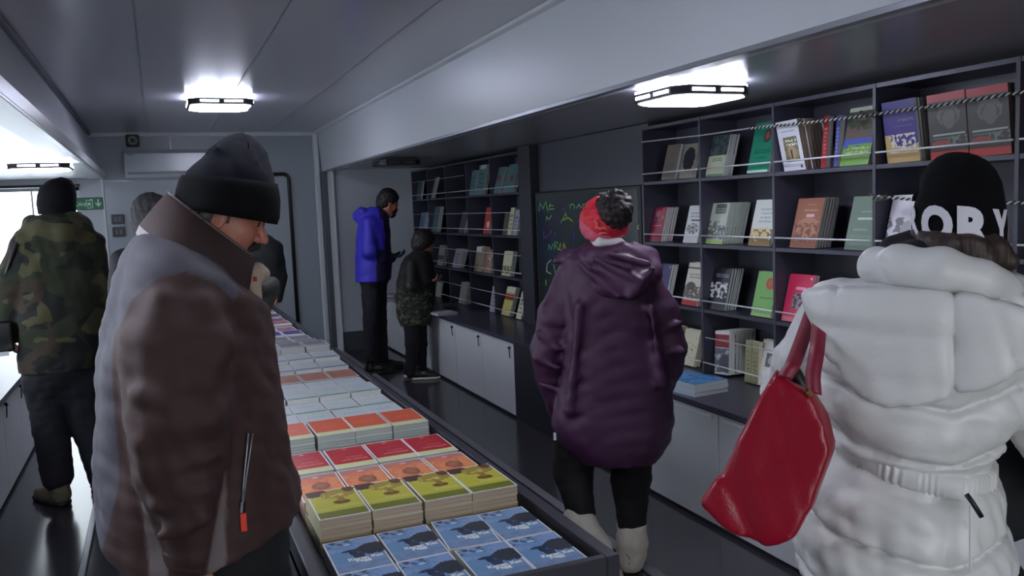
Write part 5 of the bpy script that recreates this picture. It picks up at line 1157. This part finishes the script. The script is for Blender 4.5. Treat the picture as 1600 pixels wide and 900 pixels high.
# hair below the beanie
f = Field(*bounds([P(1500, 390, -.03)], .17), .005)
f.cone(P(1485, 380, -.02), P(1505, 400, -.05), .068, .056, k=.03)
for k in range(13):
    u = 1446 + k * 10; bb = -.088 * math.sqrt(max(.05, 1 - ((u - 1497) / 84) ** 2)) - .012; v0 = 366 + max(0, (u - 1500)) * .16; f.chain([P(u - 5, v0, bb + .012), P(u, v0 + 14, bb - .004), P(u + 6 + 6 * math.sin(k * 1.7), v0 + 32, bb), P(u + 9 + 4 * math.sin(k), v0 + 46 + 8 * math.sin(k * 2), bb + .015)], [.009, .011, .011, .006], k=.008)
f.folds(.004, 80, 5, (1.2, 1.2, .5)); link('hair', nmesh('hair', [f.nets(1)], M_hb), R2)
# beanie
BL = [(378, 1420, 1572, .095), (372, 1418, 1574, .098), (350, 1420, 1575, .10), (322, 1426, 1573, .099), (300, 1434, 1570, .096), (280, 1438, 1566, .092), (262, 1448, 1557, .080), (249, 1462, 1545, .062), (241, 1478, 1528, .038), (238, 1492, 1514, .014)]
ls = [px_loop(fr, (l + r) / 2, y + (0 if y < 330 else 0), (r - l) / 2, (r - l) / 2 * .08, b, n=64) for (y, l, r, b) in BL]
bn = MB().loops(ls).obj('beanie', knit('beanie_black', (5, 5, 9)), R2, smooth=True)
f = Field(*bounds([P(1432, 308)], .03), .004); f.cone(P(1436, 304), P(1430, 310), .010, .007); link('beanie_edge', nmesh('beanie_edge', [f.nets(1)], mat('beanie_black', (8, 8, 13))), bn)
def hat_letter(ch, ang, w, vmid, hgt):
    me = text_mesh(ch, 1.0, mat('letter_white', (214, 212, 220), .7), .02, .055); xs = [v.co.x for v in me.vertices]; ys = [v.co.y for v in me.vertices]
    x0, x1, y0_, y1_ = min(xs), max(xs), min(ys), max(ys)
    import bmesh
    bm = bmesh.new(); bm.from_mesh(me); bmesh.ops.triangulate(bm, faces=bm.faces)
    for _ in range(2):
        ed = [e for e in bm.edges if e.calc_length() > .12]
        if ed: bmesh.ops.subdivide_edges(bm, edges=ed, cuts=1); bmesh.ops.triangulate(bm, faces=bm.faces)
    for v in bm.verts:
        t = ang + ((v.co.x - x0) / (x1 - x0) - .5) * w; vy = (v.co.y - y0_) / (y1_ - y0_) - .5; q = -PI / 2 + t
        cu_, cv_ = 1497, vmid; c = P(cu_, cv_ - vy * hgt); e = P(cu_ + 77.5, cv_ - vy * hgt + 6) - c; rad = 1.012 + v.co.z * .25
        v.co = Vector(c + e * math.cos(q) * rad + np.array([0, .1015 * math.sin(q) * rad, 0]))
    bm.to_mesh(me); bm.free(); link('lettering', me, bn)
hat_letter('R', -1.20, .60, 347, 44); hat_letter('O', -.48, .72, 350, 56); hat_letter('R', .32, .72, 351, 62); hat_letter('Y', .98, .56, 352, 62); hat_letter('.', 1.30, .07, 378, 7)

# red tote on her arm
fb_ = fr; tb = empty('tote_bag', 'large crimson tote bag hanging at the white coat person\'s left arm', 'bag', fr.B, fr.rz)
f = Field(*bounds([P(1118, 830, -.2), P(1305, 560, -.2)], .17), .0065)
bp_ = [(P(u, v, -.2)[0], P(u, v, -.2)[2]) for u, v in ((1218, 574), (1240, 596), (1272, 614), (1292, 650), (1300, 690), (1275, 770), (1248, 810), (1206, 823), (1160, 800), (1121, 762), (1152, 712), (1180, 660), (1200, 612))]
zl, zh = P(1200, 820, -.2)[2], P(1230, 590, -.2)[2]
f.poly(bp_, -.235, lambda X, Z: .012 + .048 * np.clip((zh - Z) / (zh - zl), 0, 1) ** .7, k=0); f.folds(.006, 16, 4, (1.6, 1, .3)); f.folds(.004, 34, 8, (1.2, 1, .5)); f.warp(lambda x, y, z: .005 * np.exp(-((x + .262 + .55 * (z - .93)) / .012) ** 2) - .004 * np.exp(-((x + .225 + .45 * (z - .93)) / .02) ** 2) + .003 * np.exp(-((x + .18 + .25 * (z - .93)) / .012) ** 2))
ba = link('bag_body', nmesh('bag_body', [f.nets(2)], mat('bag_crimson', (140, 6, 34), .30, noise=.06, nscale=4, bump=.15, bscale=200)), tb)
def strap(pts, name='handle'):
    m = MB(); A = [np.array(p) for p in pts]; l = []
    n = 24; cum = np.linspace(0, len(A) - 1, n)
    S_ = [A[int(c)] * (1 - (c % 1)) + A[min(int(c) + 1, len(A) - 1)] * (c % 1) for c in cum]
    for i, p in enumerate(S_):
        w = .013; l.append([tuple(p + (-w, 0, .2 * w)), tuple(p + (-w, -.004, .2 * w)), tuple(p + (w, -.004, -.2 * w)), tuple(p + (w, 0, -.2 * w))])
    m.loops(l); return m.obj(name, mat('strap_maroon', (120, 14, 44), .45), tb, smooth=True)
strap([P(1226, 590, -.25), P(1240, 568, -.235), P(1254, 530, -.16), P(1268, 490, -.10), P(1280, 462, -.03), P(1288, 452, .03)])
strap([P(1272, 614, -.25), P(1270, 588, -.24), P(1277, 545, -.21), P(1280, 508, -.15), P(1284, 470, -.09), P(1292, 452, -.02)])
f = Field(*bounds([P(1232, 590, -.2), P(1262, 605, -.2)], .05), .005); f.cone(P(1240, 584, -.19), P(1262, 618, -.19), .016, .012); link('dark_lining', nmesh('dark_lining', [f.nets(1)], M_blk), tb)
MB().tube([P(1262, 612, -.262), P(1268, 618, -.264)], .006, 8).obj('clasp', M_gold, tb)
# black shoulder bag seen under her right arm
tb2 = empty('handbag', 'black bag in front of the white coat person, seen beneath the right arm', 'bag', fr.B, fr.rz)
f = Field(*bounds([P(1500, 850, .25), P(1625, 600, .25)], .14), .009)
q_ = [(P(u, v, .25)[0], P(u, v, .25)[2]) for u, v in ((1572, 606), (1600, 660), (1625, 720), (1622, 820), (1575, 838), (1530, 790), (1505, 722), (1545, 705))]
f.poly(q_, .25, lambda X, Z: .05 + 0 * X, k=0).folds(.006, 20, 2); link('bag_body', nmesh('bag_body', [f.nets(2)], mat('bag_black', (14, 15, 22), .7)), tb2)

# ===== person in camouflage jacket, left
fr = Frame(88, Y=5.35); P = fr.p
R3 = fr.root('person', 'person in camouflage jacket and black beanie standing with back turned in left bay', 'person')
hc = P(90, 318, .03); fd = (-.5, 1, -.05); hV, hQ, hM = head_mesh(hc, fd, scale=1.0, h=.007)
J = dict(neck=P(90, 345), chest=P(90, 410), pelvis=P(90, 580), shol=P(40, 380), shor=P(138, 382), elbl=P(20, 455), elbr=P(152, 460), wril=P(16, 520, .12), wrir=P(150, 530, .1),
         hipl=P(72, 585), hipr=P(118, 585), knel=P(78, 670, .03), kner=P(142, 672, .02), ankl=P(88, 760), ankr=P(163, 758), fwd=(-.35, 1, 0))
hands = [hand_mesh(J['wril'], (0, .6, -1), (1, 0, 0), 1, .6), hand_mesh(J['wrir'], (0, .5, -1), (-1, 0, 0), 1, .6, -1)]
add_body(R3, J, [(hV, hQ, hM)] + hands, SKINS)
tr_ = trousers(R3, [P(74, 595), P(122, 595)], [P(80, 670, .02), P(142, 672, .02)], [P(90, 745), P(162, 742)], P(92, 570), [.125, .092, .082], M_trn, rp=.16, top=.1)
ank = P(90, 772); sm = mat('boot_tan_suede', (96, 88, 70), .85, noise=.2, nscale=30)
B0 = (ank[0], ank[1] - .02); add_shoes(R3, [(ank[0] + .02, -.03), (P(163, 772)[0], -.03)], [(-.55, 1), (-.1, 1)], sm, M_blk, 1.12, 'boot')
rings = [fr.ring(*q) for q in ((333, 66, 124, .07), (345, 50, 134, .10), (358, 34, 146, .125), (378, 22, 156, .14), (420, 24, 158, .15), (470, 28, 157, .155), (520, 30, 156, .16), (560, 30, 154, .17), (583, 33, 152, .17))]
f = Field((-.42, -.27, .78), (.40, .30, 1.72), .0105); f.loft(rings, e=2.3)
f.chain([P(42, 385), P(22, 440), P(14, 490, .04), P(16, 522, .12)], [.085, .08, .07, .055], k=.03).chain([P(138, 385), P(150, 450), P(150, 520, .06)], [.085, .075, .06], k=.03)
f.chain([P(52, 348, .02), P(70, 356, -.09), P(100, 358, -.12), P(128, 352, -.06)], [.035, .04, .045, .04], k=.05).folds(.010, 13, 8).folds(.004, 30, 3)
f.cut(P(90, 583), (0, 0, -1))
link('jacket', nmesh('jacket', [f.nets(1)], camo('camouflage', [(38, 42, 26), (20, 22, 21), (70, 66, 42), (52, 40, 30)], 5)), R3)
ls = [px_loop(fr, (l + r) / 2, y, (r - l) / 2, -1, b, n=36, boff=.02) for (y, l, r, b) in ((334, 60, 119, .108), (318, 57, 120, .116), (305, 58, 120, .116), (292, 62, 118, .105), (283, 72, 112, .08), (279, 80, 104, .045), (277, 88, 96, .012))]
MB().loops(ls).obj('beanie', knit('beanie_charcoal', (22, 21, 26)), R3, smooth=True)
sb = empty('shoulder_bag', 'black bag carried at the camouflage jacket person\'s left side', 'bag', fr.B, fr.rz)
f = Field(*bounds([P(-30, 560, .0), P(28, 495, .0)], .10), .009); f.poly([(P(u, v, 0)[0], P(u, v, 0)[2]) for u, v in ((-25, 505), (18, 500), (22, 545), (-25, 562))], .0, .06, k=0).folds(.006, 20, 2)
link('bag_body', nmesh('bag_body', [f.nets(1)], M_blk), sb); MB().box(P(0, 557, -.075), P(14, 549, -.068)).obj('bag_label', M_white, sb)
MB().tube([P(-12, 502, 0), P(5, 440, -.06), P(24, 385, -.10), P(42, 362, -.04)], .010, 6).obj('strap', M_blk, sb, smooth=True)

# ===== person in blue jacket, far right bay
fr = Frame(590, Y=8.15); P = fr.p
R4 = fr.root('person', 'person in bright blue hooded jacket reading at the far bookcase', 'person')
hc = P(607, 317, 0); fd = np.array([1, .35, -.55]); fd /= np.linalg.norm(fd); hV, hQ, hM = head_mesh(hc, fd, scale=1.0, h=.007)
J = dict(neck=P(592, 335), chest=P(584, 365), pelvis=P(584, 432), shol=P(580, 348, -.17), shor=P(588, 348, .17), elbl=P(580, 392, -.2), elbr=P(592, 392, .2), wril=P(612, 402, -.08), wrir=P(612, 402, .12),
         hipl=P(580, 440, -.08), hipr=P(590, 440, .09), knel=P(580, 500, -.08), kner=P(594, 505, .1), ankl=P(579, 566, -.08), ankr=P(598, 572, .1), fwd=(1, .1, 0))
hands = [hand_mesh(J['wril'], (1, .2, .1), (0, 0, 1), 1, .7), hand_mesh(J['wrir'], (1, -.2, .1), (0, 0, 1), 1, .7, -1)]
add_body(R4, J, [(hV, hQ, hM)] + [(a, b, 3) for a, b, _ in hands], SKINS + [mat('glove_black', (22, 20, 26), .8)])
trousers(R4, [P(580, 440, -.07), P(588, 440, .08)], [P(580, 500, -.08), P(592, 505, .09)], [P(579, 560, -.08), P(597, 566, .09)], P(584, 430), [.10, .078, .064], M_trn, rp=.145, top=.06)
add_shoes(R4, [(P(577, 575)[0], -.08), (P(593, 578)[0], .1)], [(1, .1), (1, .15)], M_blk, M_blk, 1.08)
rings = [fr.ring(*q) for q in ((324, 577, 600, .08), (334, 566, 606, .13), (345, 560, 608, .19), (365, 557, 610, .21), (395, 556, 611, .20), (420, 555, 612, .20), (438, 555, 611, .20))]
f = Field((-.32, -.34, .90), (.34, .32, 1.72), .010); f.loft(rings, e=2.2)
f.chain([P(578, 350, -.16), P(578, 392, -.20), P(596, 403, -.15), P(611, 403, -.08)], [.075, .07, .058, .045], k=.03).chain([P(588, 350, .16), P(590, 392, .20), P(610, 403, .12)], [.075, .07, .045], k=.03)
f.chain([P(566, 330, -.06), P(562, 338, 0), P(568, 332, .07)], [.045, .055, .045], k=.04).folds(.006, 18, 3)
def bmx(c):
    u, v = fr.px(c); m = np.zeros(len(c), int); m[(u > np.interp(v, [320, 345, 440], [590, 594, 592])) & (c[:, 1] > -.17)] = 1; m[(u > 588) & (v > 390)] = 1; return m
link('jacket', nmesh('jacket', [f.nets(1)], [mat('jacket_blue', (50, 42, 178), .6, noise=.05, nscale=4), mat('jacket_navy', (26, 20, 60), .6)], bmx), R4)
scalp(hc, fd, (0, 0, 1), 1.02, M_hk, R4, seed=3)
f = Field(*bounds([hc], .16), .007); Mh = basis(fd); f.cone(hc + Mh @ np.array([0, .06, -.05]), hc + Mh @ np.array([0, .075, -.085]), .055, .042, k=.02); link('face_mask', nmesh('face_mask', [f.nets(1)], mat('mask_black', (24, 22, 26), .8)), R4)

# ===== child in black coat
fr = Frame(652, Y=7.65); P = fr.p
R5 = fr.root('person', 'child in black coat with patterned hem and white-soled sneakers by the counter', 'person')
hc = P(663, 382, 0); fd = np.array([1, .5, -.45]); fd /= np.linalg.norm(fd); hV, hQ, hM = head_mesh(hc, fd, scale=.92, h=.007)
J = dict(neck=P(655, 398), chest=P(650, 425), pelvis=P(648, 488), shol=P(645, 412, -.13), shor=P(652, 412, .13), elbl=P(645, 445, -.15), elbr=P(660, 445, .16), wril=P(668, 440, -.10), wrir=P(674, 440, .1),
         hipl=P(642, 495, -.07), hipr=P(656, 495, .08), knel=P(644, 535, -.07), kner=P(658, 538, .08), ankl=P(643, 576, -.07), ankr=P(658, 582, .08), fwd=(1, .1, 0))
hands = [hand_mesh(J['wril'], (1, .2, .2), (0, 0, 1), .8, .7), hand_mesh(J['wrir'], (1, -.2, .2), (0, 0, 1), .8, .7, -1)]
add_body(R5, J, [(hV, hQ, hM)] + hands, [mat('skin_dull', (150, 112, 100), .6), M_eye, M_lip], .66)
trousers(R5, [P(642, 492, -.06), P(655, 492, .07)], [P(644, 535, -.07), P(657, 538, .07)], [P(643, 583, -.07), P(657, 589, .07)], P(648, 485), [.078, .062, .052], M_trn, rp=.11, top=.05)
add_shoes(R5, [(P(637, 590)[0], -.07), (P(651, 594)[0], .07 - .14)], [(1, .1), (1, -.1)], M_blk, M_white, .95) if False else add_shoes(R5, [(P(637, 590)[0], .07), (P(650, 594)[0], -.08)], [(1, .1), (1, -.1)], M_blk, mat('sole_white', (214, 212, 196), .7), .95, 'sneaker')
rings = [fr.ring(*q) for q in ((388, 650, 668, .06), (398, 636, 672, .11), (412, 626, 678, .15), (440, 620, 680, .16), (470, 618, 678, .16), (495, 621, 676, .155), (507, 626, 672, .15))]
f = Field((-.30, -.28, .45), (.32, .28, 1.40), .0095); f.loft(rings, e=2.2)
f.chain([P(644, 415, -.12), P(643, 445, -.15), P(666, 442, -.10)], [.06, .058, .042], k=.03).chain([P(654, 415, .12), P(658, 445, .15), P(672, 442, .1)], [.06, .058, .042], k=.03).folds(.007, 18, 5)
def cmx(c): u, v = fr.px(c); return ((v > 448 + 6 * np.sin(u * .5)) & (u < 676)).astype(int)
link('coat', nmesh('coat', [f.nets(1)], [mat('coat_black', (14, 14, 18), .7), camo('coat_pattern', [(20, 22, 22), (34, 34, 30), (86, 84, 62), (52, 58, 50)], 22)], cmx), R5)
scalp(hc, fd, (0, 0, 1), .98, M_hk, R5, seed=6, grow=.02)

# ===== two people beyond the man in brown
fr = Frame(244, Y=4.6); P = fr.p
R6 = fr.root('person', 'grey-haired person mostly hidden behind the man in brown jacket', 'person')
hc = P(240, 347, 0); hV, hQ, hM = head_mesh(hc, (.5, 1, -.3), scale=1.0, h=.008)
J = dict(neck=P(243, 385), chest=P(245, 430), pelvis=P(245, 560), shol=P(195, 410), shor=P(292, 410), elbl=P(190, 490), elbr=P(298, 490), wril=P(200, 560, .05), wrir=P(300, 560, .08),
         hipl=P(222, 590), hipr=P(268, 590), knel=P(222, 700), kner=P(268, 700), ankl=np.array([-.09, 0, .08]), ankr=np.array([.09, 0, .08]))
hands = [hand_mesh(J['wril'], (0, .2, -1), (1, 0, 0), 1, .5), hand_mesh(J['wrir'], (0, .2, -1), (-1, 0, 0), 1, .5, -1)]
add_body(R6, J, [(hV, hQ, hM)] + hands, SKINS)
trousers(R6, [P(222, 590), P(268, 590)], [P(222, 690), P(268, 690)], [np.array([-.09, 0, .1]), np.array([.09, 0, .1])], P(245, 560), [.10, .08, .065], M_trb, rp=.15)
add_shoes(R6, [(-.09, -.04), (.09, -.04)], [(0, 1), (0, 1)], M_blk, M_blk)
f = Field((-.32, -.25, .75), (.32, .25, 1.55), .012); f.loft([fr.ring(*q) for q in ((386, 225, 262, .07), (398, 205, 282, .11), (420, 192, 296, .15), (480, 190, 298, .16), (600, 190, 300, .16))])
f.chain([J['shol'], J['elbl'], J['wril']], [.07, .065, .05]).chain([J['shor'], J['elbr'], J['wrir']], [.07, .065, .05]).folds(.006, 18, 3); link('jacket', nmesh('jacket', [f.nets(1)], mat('jacket_dark', (34, 34, 40), .7)), R6)
scalp(hc, (.5, 1, -.3), (0, 0, 1), 1.02, M_hg, R6, seed=9, grow=.014)

fr = Frame(402, Y=8.45); P = fr.p
R7 = fr.root('person', 'person in very dark green jacket at the far end of the book table', 'person')
hc = P(398, 348, 0); hV, hQ, hM = head_mesh(hc, (-.3, -1, -.3), scale=1.0, h=.008)
J = dict(neck=P(400, 370), chest=P(403, 392), pelvis=P(403, 465), shol=P(373, 385), shor=P(431, 385), elbl=P(370, 430), elbr=P(436, 432), wril=P(380, 462, -.1), wrir=P(430, 460, -.1),
         hipl=P(392, 470), hipr=P(414, 470), knel=P(392, 520), kner=P(414, 520), ankl=np.array([-.09, 0, .08]), ankr=np.array([.09, 0, .08]), fwd=(0, -1, 0))
hands = [hand_mesh(J['wril'], (0, -.3, -1), (1, 0, 0), 1, .5), hand_mesh(J['wrir'], (0, -.3, -1), (-1, 0, 0), 1, .5, -1)]
add_body(R7, J, [(hV, hQ, hM)] + hands, SKINS)
trousers(R7, [P(392, 472), P(414, 472)], [P(392, 520), P(414, 520)], [np.array([-.09, 0, .1]), np.array([.09, 0, .1])], P(403, 462), [.10, .08, .065], M_trb, rp=.15)
add_shoes(R7, [(-.09, .04), (.09, .04)], [(0, -1), (0, -1)], M_blk, M_blk)
f = Field((-.36, -.30, .75), (.36, .28, 1.60), .011); f.loft([fr.ring(*q) for q in ((364, 392, 412, .08), (370, 380, 424, .12), (380, 370, 434, .15), (400, 366, 440, .16), (440, 364, 441, .16), (480, 366, 438, .16), (492, 370, 432, .15))])
f.chain([P(374, 388), P(370, 430), P(380, 474, -.1)], [.08, .075, .055]).chain([P(430, 388), P(437, 432), P(430, 476, -.1)], [.075, .07, .055]).folds(.007, 18, 5); link('jacket', nmesh('jacket', [f.nets(1)], mat('jacket_green_black', (20, 24, 24), .75)), R7)
scalp(hc, (-.3, -1, -.3), (0, 0, 1), 1.02, M_hk, R7, seed=2)

# ------------------------------------------------------------------ daylight and view
w = bpy.data.worlds.new('sky'); SC.world = w; w.use_nodes = True; bgn = w.node_tree.nodes['Background']
bgn.inputs[0].default_value = (.92, .96, 1.0, 1); bgn.inputs[1].default_value = 3.0
def portal(loc, rot, sx, sy):
    l = bpy.data.lights.new('daylight_portal', 'AREA'); l.shape = 'RECTANGLE'; l.size = sx; l.size_y = sy; l.cycles.is_portal = True
    o = bpy.data.objects.new('daylight_portal', l); COL.objects.link(o); o.location = loc; o.rotation_euler = rot
portal((-1.2, 9.75, 1.0), (-PI / 2, 0, 0), 1.0, 1.95)
for y in (2.12, 4.02, 5.92): portal((-1.82, y + .82, 1.41), (0, -PI / 2, 0), .9, 1.6)
portal((.8, -1.55, 1.05), (PI / 2, 0, 0), 1.4, 2.1)
SC.view_settings.view_transform = 'Standard'; SC.view_settings.look = 'None'; SC.view_settings.gamma = 1; SC.view_settings.use_curve_mapping = False
SC.view_settings.exposure = 0.65
SC.cycles.use_denoising = True; SC.cycles.max_bounces = 8; SC.cycles.diffuse_bounces = 4; SC.cycles.sample_clamp_indirect = 6
